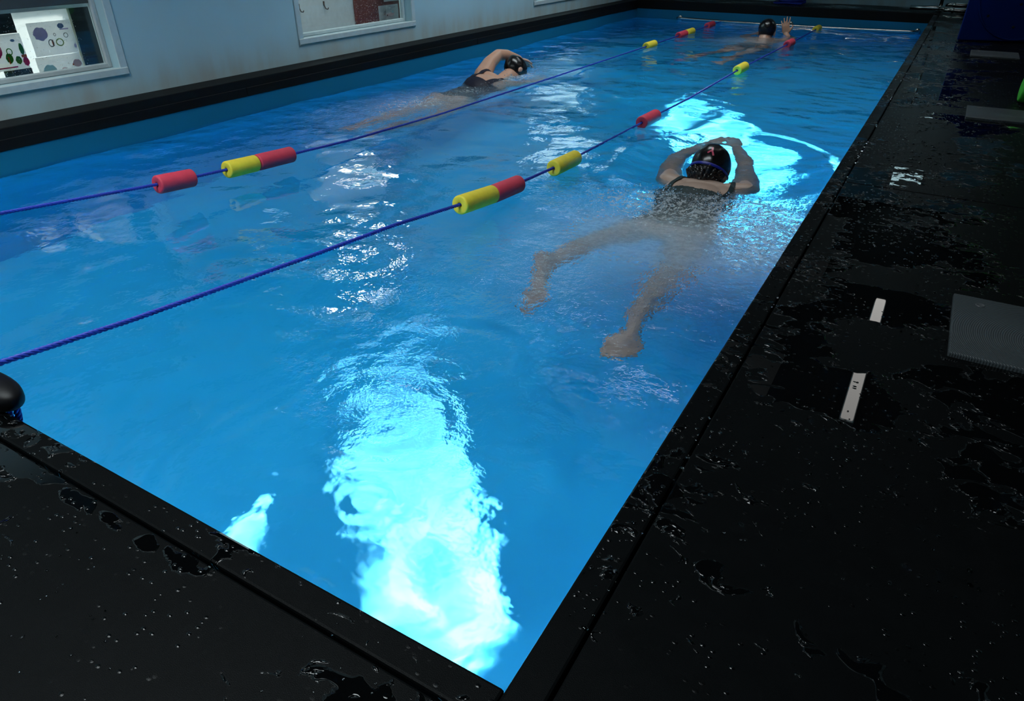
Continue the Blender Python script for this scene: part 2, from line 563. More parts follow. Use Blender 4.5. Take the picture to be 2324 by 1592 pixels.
# ring ripples
for rx, ry, lam, am, sp in ((-0.60, 0.50, 0.06, 0.0016, 0.30), (-0.62, 0.78, 0.075, 0.0020, 0.26), (-0.47, 0.28, 0.03, 0.0007, 0.10), (-0.33, 0.62, 0.03, 0.0006, 0.1), (-0.08, 0.10, 0.03, 0.0006, 0.09)):
    rr = np.hypot(X - rx, Y - ry) * (1 + 1.2 * sines(X, Y, 8, 0.25, 0.7, 1.0, 21)) * 0.8
    H += am * np.sin(2 * np.pi * rr / lam) * np.exp(-(rr / sp) ** 2)
FOAM = np.clip(churn * 1.35 - 0.12, 0, 1)
FOAM *= 1 - 0.9 * gauss(X, Y, -0.5, 2.62, 0.26, 0.26)
FOAM = np.clip(FOAM + 0.45 * gauss(X, Y, -0.44, 2.13, 0.40, 0.08, -0.05) + 0.35 * gauss(X, Y, -0.13, 1.95, 0.12, 0.22) + 0.5 * gauss(X, Y, -2.36, 4.12, 0.07, 0.24) + 0.45 * gauss(X, Y, -2.42, 3.62, 0.16, 0.12), 0, 1.15)
FOAM += 0.30 * gauss(X, Y, -0.9, 1.62, 0.45, 0.09, 0.5)
verts = np.stack([X, Y, WZ + H], -1).reshape(-1, 3)
ii = np.arange(NX * NY).reshape(NY, NX)
quads = np.stack([ii[:-1, :-1], ii[:-1, 1:], ii[1:, 1:], ii[1:, :-1]], -1).reshape(-1, 4)
me = bpy.data.meshes.new('pool_water')
me.vertices.add(len(verts))
me.vertices.foreach_set('co', verts.astype(np.float32).ravel())
me.loops.add(quads.size)
me.loops.foreach_set('vertex_index', quads.astype(np.int32).ravel())
me.polygons.add(len(quads))
me.polygons.foreach_set('loop_start', np.arange(0, quads.size, 4, dtype=np.int32))
me.polygons.foreach_set('use_smooth', np.ones(len(quads), bool))
me.update()
MILK = np.clip(0.9 * gauss(X, Y, -0.60, 1.80, 0.30, 0.24) + 0.8 * gauss(X, Y, -0.30, 1.80, 0.26, 0.30) + 0.7 * gauss(X, Y, -0.10, 1.95, 0.16, 0.30) + 0.35 * gauss(X, Y, -0.6, 1.45, 0.4, 0.3)
               + 0.7 * gauss(X, Y, -2.45, 3.05, 0.22, 0.45) + 0.5 * gauss(X, Y, -2.40, 4.2, 0.15, 0.2) + 0.4 * gauss(X, Y, -1.45, 6.8, 0.25, 0.35), 0, 1)
for an, av in (('milk', MILK), ('foam', FOAM), ('chop', CHOP), ('churn', CHURN)):
    at = me.attributes.new(an, 'FLOAT', 'POINT')
    at.data.foreach_set('value', av.astype(np.float32).ravel())
water = link_mesh('pool_water', me, M['water'])
tag(water, 'clear rippled pool water filling the blue basin', 'water', kind='stuff')
water.cycles.is_caustics_caster = True


def water_h(x, y):
    i = int(np.clip(np.searchsorted(ys, y), 0, NY - 1))
    j = int(np.clip(np.searchsorted(xs, x), 0, NX - 1))
    return float(WZ + H[i, j])


# ------------------------------------------------------------------ walls, ceiling, windows
WIN = [(0.56, 1.772), (3.01, 4.13), (6.04, 7.2)]
WB, WT = 0.13, 1.32
WTH = 0.10                      # wall thickness
b = bmesh.new()
ycur = -2.3
SUN_SLIT = (2.48, 2.78, 0.705, 0.86)  # unseen slot added high in the wall to let in a sun stripe
for y0, y1 in WIN:
    if y0 > SUN_SLIT[0] > ycur:
        box(b, (LW - WTH, ycur, -0.2), (LW, SUN_SLIT[0], CEIL))
        box(b, (LW - WTH, SUN_SLIT[0], -0.2), (LW, SUN_SLIT[1], SUN_SLIT[2]))
        box(b, (LW - WTH, SUN_SLIT[0], SUN_SLIT[3]), (LW, SUN_SLIT[1], CEIL))
        ycur = SUN_SLIT[1]
    box(b, (LW - WTH, ycur, -0.2), (LW, y0, CEIL))
    box(b, (LW - WTH, y0, -0.2), (LW, y1, WB))
    box(b, (LW - WTH, y0, WT), (LW, y1, CEIL))
    ycur = y1
box(b, (LW - WTH, ycur, -0.2), (LW, FY + 0.1, CEIL))
from_bm('wall_left', b, M['wall'], kind='structure')

# far wall with a daylight opening above the deck
b = bmesh.new()
ox0, ox1, oz0, oz1 = 0.02, 0.36, 1.0, 1.95
box(b, (LW - WTH, FY, -0.2), (ox0, FY + 0.1, CEIL))
box(b, (ox1, FY, -0.2), (2.3, FY + 0.1, CEIL))
box(b, (ox0, FY, -0.2), (ox1, FY + 0.1, oz0))
box(b, (ox0, FY, oz1), (ox1, FY + 0.1, CEIL))
from_bm('wall_far', b, M['wall'], kind='structure')
RX = 2.3
b = bmesh.new()
yc = -2.4
for y0, y1 in WELLS:  # made-up wells, deep enough to keep the fill out of grazing reflections
    box(b, (LW - WTH, yc, CEIL), (RX + 0.1, y0, CEIL + 0.08))
    box(b, (LW - WTH, y0, CEIL), (WELL_X[0], y1, CEIL + 0.08))
    box(b, (WELL_X[1], y0, CEIL), (RX + 0.1, y1, CEIL + 0.08))
    for lo, hi in (((WELL_X[0] - 0.05, y0 - 0.05), (WELL_X[0], y1 + 0.05)), ((WELL_X[1], y0 - 0.05), (WELL_X[1] + 0.05, y1 + 0.05)),
                   ((WELL_X[0], y0 - 0.05), (WELL_X[1], y0)), ((WELL_X[0], y1), (WELL_X[1], y1 + 0.05))):
        box(b, (*lo, CEIL + 0.08), (*hi, WELL_TOP))
    box(b, (WELL_X[0] - 0.05, y0 - 0.05, WELL_TOP), (WELL_X[1] + 0.05, y1 + 0.05, WELL_TOP + 0.05))
    yc = y1
box(b, (LW - WTH, yc, CEIL), (RX + 0.1, FY + 0.1, CEIL + 0.08))
from_bm('ceiling', b, M['ceiling'], kind='structure')
# right and rear walls; the hall is lit by the added fill in the wells
RX = 2.3
b = bmesh.new()
box(b, (RX, -2.3, -0.2), (RX + 0.1, FY + 0.1, CEIL))
from_bm('wall_right', b, M['wall'], kind='structure')
b = bmesh.new()
box(b, (LW - WTH, -2.4, -0.2), (RX + 0.1, -2.3, CEIL))
from_bm('wall_rear', b, M['wall'], kind='structure')


def window(n, y0, y1, parts, bz=0.60):
    root = empty('window_%d' % n, (LW, (y0 + y1) / 2, WB))
    root['kind'] = 'structure'
    f = bmesh.new()
    d0, d1 = LW - WTH + 0.005, LW + 0.006
    tkn = 0.022
    # architrave around the opening, proud of the wall
    box(f, (LW, y0 - 0.035, WB - 0.035), (LW + 0.008, y0 + 0.004, WT + 0.035), 0.002, 1)
    box(f, (LW, y1 - 0.004, WB - 0.035), (LW + 0.008, y1 + 0.035, WT + 0.035), 0.002, 1)
    box(f, (LW, y0, WT), (LW + 0.008, y1, WT + 0.035), 0.002, 1)
    box(f, (LW - 0.02, y0 - 0.035, WB - 0.03), (LW + 0.012, y1 + 0.035, WB + 0.004), 0.003, 1)
    from_bm('window_frame', f, M['white_frame'], root)
    g = bmesh.new()
    box(g, (d0, y0, WB), (d0 + 0.035, y0 + tkn, WT), 0.003, 1)
    box(g, (d0, y1 - tkn, WB), (d0 + 0.035, y1, WT), 0.003, 1)
    box(g, (d0 + 0.001, y0 + 0.002, WB + 0.001), (d0 + 0.033, y1 - 0.002, WB + tkn), 0.003, 1)
    box(g, (d0 + 0.001, y0 + 0.002, WT - tkn), (d0 + 0.033, y1 - 0.002, WT - 0.001), 0.003, 1)
    box(g, (d0 + 0.001, y0 + 0.002, 0.76), (d0 + 0.033, y1 - 0.002, 0.80), 0.003, 1)
    from_bm('window_sash', g, M['grey_frame'] if n == 1 else M['white_frame'], root)
    p = bmesh.new()
    box(p, (d0 + 0.014, y0 + tkn, WB + tkn), (d0 + 0.018, y1 - tkn, 0.76))
    from_bm('pane', p, M['pane'], root)
    for a0, a1 in parts:  # added dark sheets that cut the sun beam to shape
        s = bmesh.new()
        box(s, (d0 + 0.008, a0, bz), (d0 + 0.024, a1, WT - 0.01), 0.002, 1)
        from_bm('sun_blocker', s, M['sun_blocker'], root)
    return root


window(1, *WIN[0], [(0.585, 1.748)], 0.42)
window(2, *WIN[1], [(3.034, 3.12), (3.61, 4.106)])
window(3, *WIN[2], [(6.064, 6.20)])

# corridor behind the windows
BX = -3.62
b = bmesh.new()
box(b, (BX - 0.06, 2.2, -0.2), (BX, FY, 0.80))
for lo, hi in (((-0.4, -0.2), (1.28, 0.98)), ((1.80, -0.2), (2.2, 0.98)), ((1.28, -0.2), (1.80, 0.03)), ((1.28, 0.385), (1.80, 0.98))):
    box(b, (BX - 0.06, lo[0], lo[1]), (BX, hi[0], hi[1]))
from_bm('wall_corridor', b, M['corridor'], kind='structure')

# outer window behind window 1: a frosted bright pane in a black frame, papers stuck on it
ow = empty('window_4', (BX, 1.6, 0.2))
ow['kind'] = 'structure'
b = bmesh.new()
OZ0, OZ1 = 0.03, 0.385
box(b, (BX, 1.30, OZ0 - 0.03), (BX + 0.02, 2.02, OZ0), 0.002, 1)
box(b, (BX, 1.30, OZ1), (BX + 0.03, 2.02, OZ1 + 0.03), 0.002, 1)
from_bm('window_frame', b, M['grey_frame'], ow)
for (ya, yb, za, zb) in ((1.385, 1.510, 0.300, OZ1), (1.393, 1.520, 0.112, 0.142), (1.782, 1.99, OZ0, OZ1)):
    b = bmesh.new()
    box(b, (BX, ya, za), (BX + 0.008, yb, zb), 0.001, 1)
    from_bm('window_bar', b, M['black_frame'], ow)
b = bmesh.new()
box(b, (BX + 0.006, 1.774, OZ0), (BX + 0.014, 1.783, OZ1), 0.001, 1)
from_bm('bead', b, M['cream'], ow)
b = bmesh.new()
box(b, (BX - 0.012, 1.28, OZ0), (BX - 0.006, 1.80, OZ1))
from_bm('pane', b, M['frost'], ow)

# ------------------------------------------------------------------ papers on the windows
INK = {'violet': (0.60, 0.53, 0.76), 'teal': (0.55, 0.76, 0.80), 'pink': (0.60, 0.04, 0.22), 'green': (0.07, 0.32, 0.05), 'grey': (0.38, 0.40, 0.41),
       'orange': (0.7, 0.18, 0.06), 'rose': (0.70, 0.5, 0.54), 'lime': (0.5, 0.62, 0.25), 'dark': (0.03, 0.03, 0.05), 'blue': (0.25, 0.36, 0.58)}
for k, v in INK.items():
    M['ink_' + k] = mat_translucent('ink_' + k, v, 0.5)


def paper(label, x, y0, y1, z0, z1, blobs, group=None, tilt=0.0, mat='paper'):
    root = empty('paper_sheet', (x, (y0 + y1) / 2, z0))
    b = bmesh.new()
    n = 6
    vs_ = [[b.verts.new((x + 0.0012 * math.sin(i * 1.7 + j), y0 + (y1 - y0) * i / n, z0 + (z1 - z0) * j / n)) for i in range(n + 1)] for j in range(n + 1)]
    for j in range(n):
        for i in range(n):
            b.faces.new((vs_[j][i], vs_[j][i + 1], vs_[j + 1][i + 1], vs_[j + 1][i]))
    sh = from_bm('sheet', b, M[mat], root)
    sol = sh.modifiers.new('s', 'SOLIDIFY')
    sol.thickness = 0.0004
    for (u, v, ru, rv, ink, kind) in blobs:
        b = bmesh.new()
        cyy, cz = y0 + (y1 - y0) * u, z0 + (z1 - z0) * v
        xx = x + 0.0022
        segs = 18
        if kind == 'ring':
            o_ = [b.verts.new((xx, cyy + ru * math.cos(2 * math.pi * k / segs), cz + rv * math.sin(2 * math.pi * k / segs))) for k in range(segs)]
            i_ = [b.verts.new((xx, cyy + ru * 0.72 * math.cos(2 * math.pi * k / segs), cz + rv * 0.72 * math.sin(2 * math.pi * k / segs))) for k in range(segs)]
            for k in range(segs):
                b.faces.new((o_[k], o_[(k + 1) % segs], i_[(k + 1) % segs], i_[k]))
        elif kind == 'line':
            q = [b.verts.new((xx, cyy + sy * ru, cz + sz * rv)) for sy, sz in ((-1, -1), (1, -1), (1, 1), (-1, 1))]
            b.faces.new(q)
        else:
            b.faces.new([b.verts.new((xx, cyy + ru * (1 + 0.05 * math.sin(3 * k)) * math.cos(2 * math.pi * k / segs), cz + rv * (1 + 0.1 * math.cos(2.3 * k)) * math.sin(2 * math.pi * k / segs))) for k in range(segs)])
        p = from_bm('drawing', b, M['ink_' + ink], root)
        p.modifiers.new('s', 'SOLIDIFY').thickness = 0.0003
    tag(root, label, 'paper', group)
    return root


paper('white drawing sheet with a violet patch, upper one on the bright window', BX + 0.016, 1.555, 1.77, 0.185, 0.335,
      [(0.24, 0.66, 0.034, 0.030, 'violet', 'disc'), (0.74, 0.84, 0.016, 0.012, 'blue', 'disc'), (0.80, 0.55, 0.012, 0.012, 'grey', 'ring'), (0.42, 0.36, 0.014, 0.018, 'grey', 'ring'),
       (0.46, 0.36, 0.004, 0.014, 'orange', 'line'), (0.62, 0.36, 0.020, 0.018, 'lime', 'ring'), (0.95, 0.2, 0.006, 0.010, 'violet', 'disc'), (0.55, 0.60, 0.006, 0.007, 'dark', 'ring'), (0.8, 0.74, 0.022, 0.003, 'violet', 'line')])
paper('white drawing sheet with a pale blue circle, lower one on the bright window', BX + 0.018, 1.545, 1.768, 0.045, 0.182,
      [(0.24, 0.50, 0.034, 0.032, 'teal', 'disc'), (0.56, 0.46, 0.017, 0.017, 'rose', 'ring'), (0.57, 0.46, 0.004, 0.005, 'dark', 'disc'), (0.88, 0.66, 0.022, 0.018, 'rose', 'disc'),
       (0.78, 0.63, 0.004, 0.004, 'orange', 'disc'), (0.72, 0.28, 0.030, 0.002, 'grey', 'line')])
paper('grey sheet with pink and green drawings at the far left of the bright window', BX + 0.017, 1.30, 1.512, 0.144, 0.298,
      [(0.42, 0.60, 0.020, 0.034, 'pink', 'disc'), (0.66, 0.52, 0.014, 0.016, 'green', 'ring'), (0.62, 0.34, 0.016, 0.022, 'green', 'disc'), (0.80, 0.26, 0.014, 0.018, 'green', 'disc'),
       (0.93, 0.56, 0.010, 0.026, 'green', 'disc'), (0.94, 0.36, 0.012, 0.006, 'orange', 'line'), (0.95, 0.20, 0.014, 0.020, 'pink', 'disc'), (0.60, 0.28, 0.003, 0.016, 'orange', 'line'),
       (0.80, 0.82, 0.010, 0.006, 'blue', 'disc'), (0.5, 0.08, 0.05, 0.003, 'pink', 'line')])
paper('grey scrap of paper in the lower corner of the bright window', BX + 0.017, 1.30, 1.545, 0.03, 0.108,
      [(0.35, 0.3, 0.014, 0.010, 'green', 'disc'), (0.75, 0.4, 0.008, 0.006, 'grey', 'disc')])

t_ = NT('corridor_fill_glow')
M['fill_glow'] = t_.done(t_.n('Emission', {'Color': t_.mixc(t_.noise(t_.pos(), 4, 2), (1, 0.98, 0.94), (1, 0.99, 0.95)), 'Strength': 6.0}))

# ------------------------------------------------------------------ behind window 2: coat hooks, door with notes
dr = empty('door_1', (BX, 4.16, -0.2))
dr['kind'] = 'structure'
b = bmesh.new()
box(b, (BX, 3.87, -0.2), (BX + 0.02, 4.40, 0.79), 0.003, 1)
from_bm('door_leaf', b, M['red_door'], dr)
b = bmesh.new()
box(b, (BX, 4.40, -0.2), (BX + 0.028, 4.45, 0.79), 0.003, 1)
from_bm('door_frame', b, M['cream'], dr)
paper('white notice low on the red-brown door', BX + 0.024, 4.12, 4.355, 0.092, 0.222,
      [(0.3, 0.6, 0.012, 0.010, 'grey', 'ring'), (0.7, 0.6, 0.012, 0.009, 'teal', 'disc'), (0.42, 0.45, 0.004, 0.006, 'dark', 'disc'), (0.72, 0.85, 0.03, 0.002, 'grey', 'line')], mat='paper')
paper('white notice higher up on the red-brown door', BX + 0.024, 4.19, 4.41, 0.245, 0.42, [(0.4, 0.5, 0.02, 0.004, 'grey', 'line')])
for i, (hy, hz) in enumerate(((3.335, 0.262), (3.572, 0.262))):
    b = bmesh.new()
    tube(b, [(BX + 0.002, hy, hz + 0.018), (BX + 0.006, hy, hz), (BX + 0.014, hy + 0.003, hz - 0.018), (BX + 0.026, hy + 0.008, hz - 0.02), (BX + 0.03, hy + 0.012, hz - 0.010)], 0.0038, 8)
    box(b, (BX, hy - 0.007, hz + 0.002), (BX + 0.004, hy + 0.007, hz + 0.03), 0.001, 1)
    o = from_bm('coat_hook', b, M['hook'], smooth=True)
    tag(o, ['bronze coat hook on the corridor wall, farther from the red-brown door', 'bronze coat hook on the corridor wall, nearer the red-brown door'][i], 'hook', 'coat hooks behind the window')

r = empty('corridor_fill', (LW - WTH, 3.6, 0.62))  # unseen light added to brighten the corridor wall and door
b = bmesh.new()
box(b, (LW - WTH - 0.03, 3.0, 0.63), (LW - WTH, 4.0, 0.68), 0.004, 2)
from_bm('housing', b, M['white_frame'], r)
b = bmesh.new()
box(b, (LW - WTH - 0.028, 3.02, 0.612), (LW - WTH - 0.004, 3.98, 0.632), 0.006, 2)
from_bm('diffuser', b, M['fill_glow'], r)
tag(r, 'added fill light in the corridor behind the second window', 'lamp')

# beads of water on the window glass
def ico_drops(name, pts, mat, label, cat, sub=1):
    b = bmesh.new()
    bmesh.ops.create_icosphere(b, subdivisions=sub, radius=1.0)
    b.verts.index_update()
    tv = np.array([v.co for v in b.verts])
    tf = np.array([[v.index for v in f.verts] for f in b.faces])
    b.free()
    n = len(pts)
    V = (tv[None] * np.array([[r * k for k in sc] for _, r, sc in pts])[:, None] + np.array([p for p, _, _ in pts])[:, None]).reshape(-1, 3)
    F = (tf[None] + (np.arange(n) * len(tv))[:, None, None]).reshape(-1, 3)
    me = bpy.data.meshes.new(name)
    me.vertices.add(len(V))
    me.vertices.foreach_set('co', V.astype(np.float32).ravel())
    me.loops.add(F.size)
    me.loops.foreach_set('vertex_index', F.astype(np.int32).ravel())
    me.polygons.add(len(F))
    me.polygons.foreach_set('loop_start', np.arange(0, F.size, 3, dtype=np.int32))
    me.update()
    o = link_mesh(name, me, mat, smooth=True)
    return tag(o, label, cat, kind='stuff')


t_ = NT('water_bead')
M['bead'] = t_.done(t_.n('MixShader', {0: 0.45, 1: t_.n('BsdfGlass', {'IOR': 1.33, 'Roughness': 0.0}), 2: t_.n('BsdfTranslucent', {'Color': t_.mixc(t_.noise(t_.pos(), 80, 2), (0.85, 0.9, 0.92), (0.95, 0.97, 0.98))})}))
pts = []
for k in range(520):
    y = random.uniform(1.18, 1.67)
    z = WB + 0.025 + 0.42 * random.random() ** 1.7
    pts.append(((LW - WTH + 0.0245, y, z), random.uniform(0.0006, 0.0016), (0.5, 1, random.choice((1, 1, 1.6)))))
ico_drops('window_droplets', pts, M['bead'], 'water droplets on the glass of the bright window', 'water droplets')
pts = []
for k in range(420):
    y = 3.5 + 0.5 * random.random() ** 0.8
    z = WB + 0.025 + 0.3 * random.random() ** 1.6
    pts.append(((LW - WTH + 0.0245, y, z), random.uniform(0.0008, 0.002), (0.5, 1, random.choice((1, 1.3, 2)))))
ico_drops('window_droplets', pts, M['bead'], 'water droplets on the glass before the red-brown door', 'water droplets')

# ------------------------------------------------------------------ ceiling lights (mirrored in the puddles)
t_ = NT('lamp_diffuser')
M['lamp'] = t_.done(t_.n('Emission', {'Color': t_.mixc(t_.noise(t_.pos(), 4, 2), (1, 0.98, 0.94), (1, 0.99, 0.95)), 'Strength': 3.0}))
M['lamp'].cycles.emission_sampling = 'NONE'
for i, (y0, y1) in enumerate(((3.85, 5.80),)):
    r = empty('ceiling_light', (0.29, y0, 2.0))
    b = bmesh.new()
    box(b, (0.245, y0 - 0.02, 2.03), (0.335, y1 + 0.02, 2.08), 0.006, 2)
    box(b, (0.28, y0 + 0.3, 2.075), (0.30, y0 + 0.32, CEIL), 0.002, 1)
    box(b, (0.28, y1 - 0.32, 2.075), (0.30, y1 - 0.3, CEIL), 0.002, 1)
    from_bm('housing', b, M['white_frame'], r)
    b = bmesh.new()
    box(b, (0.252, y0, 2.0), (0.328, y1, 2.032), 0.01, 3)
    from_bm('diffuser', b, M['lamp'], r)
    tag(r, 'long white strip light on the ceiling over the right walkway', 'ceiling light')

# daylight pane of the far wall
wf = empty('window_5', (0.2, FY, 1.0))
wf['kind'] = 'structure'
b = bmesh.new()
b.faces.new([b.verts.new(q) for q in ((ox0, FY + 0.04, oz0), (ox1, FY + 0.04, oz0), (ox1, FY + 0.04, oz1), (ox0, FY + 0.04, oz1))])
from_bm('pane', b, M['tinted'], wf)
b = bmesh.new()
for lo, hi in (((ox0 - 0.03, FY - 0.008, oz0 - 0.03), (ox0 + 0.01, FY + 0.06, oz1 + 0.03)), ((ox1 - 0.01, FY - 0.008, oz0 - 0.03), (ox1 + 0.03, FY + 0.06, oz1 + 0.03)),
               ((ox0, FY - 0.008, oz0 - 0.03), (ox1, FY + 0.06, oz0 + 0.01)), ((ox0, FY - 0.008, oz1 - 0.01), (ox1, FY + 0.06, oz1 + 0.03))):
    box(b, lo, hi, 0.003, 1)
from_bm('window_frame', b, M['grey_frame'], wf)


# ------------------------------------------------------------------ lane ropes and floats
def interp(tab, y):
    for (a, *va), (c, *vc) in zip(tab, tab[1:]):
        if y <= c:
            f = (y - a) / (c - a)
            f = max(0.0, min(1.0, f))
            return [p + (q - p) * f for p, q in zip(va, vc)]
    return list(tab[-1][1:])


ROPE_R = [(0.03, -1.09, 0.054), (0.30, -1.088, 0.022), (0.79, -1.085, -0.022), (1.158, -1.083, -0.052), (1.597, -1.080, -0.104), (1.793, -1.079, -0.122), (2.288, -1.076, -0.146),
          (3.283, -1.070, -0.156), (4.0, -1.066, -0.166), (5.142, -1.059, -0.156), (6.798, -1.049, -0.172), (8.26, -1.040, -0.182)]
ROPE_L = [(0.02, -2.13, 0.03), (0.552, -2.128, -0.020), (1.144, -2.125, -0.082), (1.448, -2.124, -0.104), (1.62, -2.124, -0.114), (2.11, -2.122, -0.142), (2.83, -2.119, -0.160),
          (4.142, -2.113, -0.166), (6.044, -2.106, -0.172), (6.911, -2.102, -0.174), (7.84, -2.099, -0.174), (8.28, -2.097, -0.176)]


def twisted(bm, path, rad, pitch, step, strands=3, seg=6):
    """a laid rope: strands wound about the path"""
    L = 0
    pts = [Vector(path[0])]
    for a, c in zip(path, path[1:]):
        a, c = Vector(a), Vector(c)
        n = max(1, int((c - a).length / step))
        for k in range(1, n + 1):
            pts.append(a.lerp(c, k / n))
    for s_ in range(strands):
        out = []
        ph = 2 * math.pi * s_ / strands
        d_acc = 0
        for i, p in enumerate(pts):
            if i:
                d_acc += (p - pts[i - 1]).length
            d = (pts[min(i + 1, len(pts) - 1)] - pts[max(0, i - 1)]).normalized()
            u, v = frame_axes(d)
            a = ph + 2 * math.pi * d_acc / pitch
            out.append(p + (u * math.cos(a) + v * math.sin(a)) * rad * 0.52)
        tube(bm, out, rad * 0.56, seg)


def rope_path(tab, y0, y1, n=60):
    return [(lambda q: (q[0], y, q[1]))(interp(tab, y)) for y in [y0 + (y1 - y0) * i / n for i in range(n + 1)]]


def lane_rope(tab, label, near):
    root = empty('lane_rope', (tab[0][1], tab[0][0], tab[0][2]))
    b = bmesh.new()
    twisted(b, rope_path(tab, tab[0][0], 2.4), 0.0058, 0.034, 0.0042)
    twisted(b, rope_path(tab, 2.4, tab[-1][0]), 0.0058, 0.05, 0.0125)
    from_bm('cord', b, M['rope'], root, smooth=True)
    # knot with a frayed tail at the near end
    k = Vector((tab[0][1], tab[0][0], tab[0][2]))
    b = bmesh.new()
    ring = [k + Vector((0.010 * math.cos(a), 0.006 * math.sin(2 * a), 0.012 * math.sin(a))) for a in [i * 2 * math.pi / 14 for i in range(15)]]
    tube(b, ring, 0.0075, 8)
    for q in range(5):
        a = random.uniform(-1, 1)
        tube(b, [k + Vector((-0.002, 0, 0)), k + Vector((0.006 * a, -0.004, -0.02)), k + Vector((0.010 * a - 0.004, -0.006 + 0.002 * q, -0.045 - 0.003 * q))], [0.004, 0.003, 0.0015], 6)
    from_bm('knot', b, M['rope'], root, smooth=True)
    tag(root, label, 'lane rope', 'blue lane ropes')
    return root


lane_rope(ROPE_R, 'blue twisted lane rope beside the breaststroke swimmer, nearer the right edge', 0)
lane_rope(ROPE_L, 'blue twisted lane rope nearer the white wall, passing the front crawl swimmer', 0)


def make_float(mat, ln, r):
    b = bmesh.new()
    e, ri = 0.007, 0.0085
    prof = [(ri, -ln / 2 + 0.02), (ri, -ln / 2 + 0.001), (ri + 0.001, -ln / 2), (r - e, -ln / 2)]
    for k in range(1, 5):
        a = -math.pi / 2 + k * math.pi / 8
        prof.append((r - e + e * math.cos(a), -ln / 2 + e + e * math.sin(a)))
    prof += [(r * 1.004, -ln * 0.2), (r * 0.996, ln * 0.15)]
    for k in range(0, 5):
        a = k * math.pi / 8
        prof.append((r - e + e * math.cos(a), ln / 2 - e + e * math.sin(a)))
    prof += [(r - e, ln / 2), (ri + 0.001, ln / 2), (ri, ln / 2 - 0.001), (ri, ln / 2 - 0.02)]
    lathe(b, prof, 36)
    bmesh.ops.recalc_face_normals(b, faces=b.faces[:])
    me = bpy.data.meshes.new('foam_float')
    b.to_mesh(me)
    b.free()
    me.materials.append(mat)
    me.polygons.foreach_set('use_smooth', [True] * len(me.polygons))
    return me


FL = {(c, l): make_float(M[c + '_foam'], l, 0.0335) for c in ('red', 'yellow') for l in (0.150, 0.192, 0.215)}
floats = [
    (ROPE_R, 'yellow', 1.600, 0.215, 'yellow foam float touching a red one on the rope beside the breaststroke swimmer'),
    (ROPE_R, 'red', 1.802, 0.192, 'red foam float touching a yellow one on the rope beside the breaststroke swimmer'),
    (ROPE_R, 'yellow', 2.293, 0.215, 'yellow foam float alone on the rope left of the breaststroke swimmer\'s arms'),
    (ROPE_R, 'red', 3.290, 0.215, 'red foam float alone on the rope just beyond the breaststroke swimmer\'s arms'),
    (ROPE_R, 'yellow', 5.142, 0.215, 'yellow foam float alone on the right rope, beside the distant sun glitter'),
    (ROPE_R, 'red', 6.798, 0.215, 'red foam float on the right rope, just behind the swimmer at the far wall'),
    (ROPE_R, 'yellow', 8.150, 0.192, 'yellow foam float at the far end of the right rope, by the steel bar'),
    (ROPE_L, 'red', 1.148, 0.150, 'red foam float nearest on the left rope, set apart from the touching pair'),
    (ROPE_L, 'yellow', 1.452, 0.150, 'yellow foam float of the near touching pair on the left rope'),
    (ROPE_L, 'red', 1.628, 0.192, 'red foam float of the near touching pair on the left rope'),
    (ROPE_L, 'yellow', 6.044, 0.215, 'yellow foam float alone on the left rope beyond the front crawl swimmer'),
    (ROPE_L, 'red', 6.905, 0.215, 'small distant red foam float touching a yellow one on the left rope'),
    (ROPE_L, 'yellow', 7.135, 0.215, 'small distant yellow foam float touching a red one on the left rope'),
    (ROPE_L, 'red', 7.840, 0.215, 'last red foam float at the far end of the left rope'),
]
for tab, colr, y, ln, lab in floats:
    x, z = interp(tab, y)
    xa, za = interp(tab, y - 0.06)
    xb, zb = interp(tab, y + 0.06)
    o = bpy.data.objects.new('foam_float', FL[(colr, ln)])
    C.objects.link(o)
    o.matrix_world = align((x, y, z), (xb - xa, 0.12, zb - za))
    tag(o, lab, 'pool float', 'foam floats on the lane ropes')
    receiver(o)

# near-left rope anchor: rubber-capped bollard with a blue cord loop
r = empty('rope_anchor', (-1.08, 0.012, 0.0))
b = bmesh.new()
bmesh.ops.create_uvsphere(b, u_segments=40, v_segments=24, radius=1.0)
for v in b.verts:
    x, y, z = v.co
    v.co = (-1.080 + 0.086 * math.copysign(abs(x) ** 0.85, x), 0.012 + 0.034 * y, 0.018 + 0.026 * math.copysign(abs(z) ** 0.7, z))
from_bm('cap', b, M['black_rubber'], r, smooth=True)
b = bmesh.new()
twisted(b, [(-1.026, 0.016, 0.006), (-1.021, 0.017, -0.006), (-1.024, 0.016, -0.022), (-1.030, 0.012, -0.05)], 0.006, 0.03, 0.003)
twisted(b, [(-1.066, 0.018, 0.0), (-1.058, 0.018, -0.014), (-1.052, 0.014, -0.03), (-1.050, 0.010, -0.05)], 0.005, 0.03, 0.003)
from_bm('cord', b, M['rope'], r, smooth=True)
tag(r, 'black rubber-capped rope anchor with blue cord on the near pool edge', 'rope anchor')

# ------------------------------------------------------------------ far end: steel bar, rail, rope coil
r = empty('steel_bar', (-1.3, 8.26, WZ))
b = bmesh.new()
n = 40
tube(b, [(-2.62 + 2.52 * i / n, 8.262, -0.166 - 0.012 * math.sin(math.pi * i / n)) for i in range(n + 1)], 0.0135, 16)
from_bm('tube', b, M['steel'], r, smooth=True)
for bx in (-0.105, -1.35, -2.60):
    b = bmesh.new()
    tube(b, [(bx, 8.262, -0.166), (bx, 8.318, -0.168)], 0.013, 14)
    lathe(b, [(0, 0), (0.03, 0), (0.03, 0.006), (0.016, 0.012), (0, 0.012)], 24, align((bx, 8.316, -0.168), (0, -1, 0)))
    from_bm('bracket', b, M['steel'], r, smooth=True)
tag(r, 'stainless steel grab bar along the far pool wall at the waterline', 'grab bar')

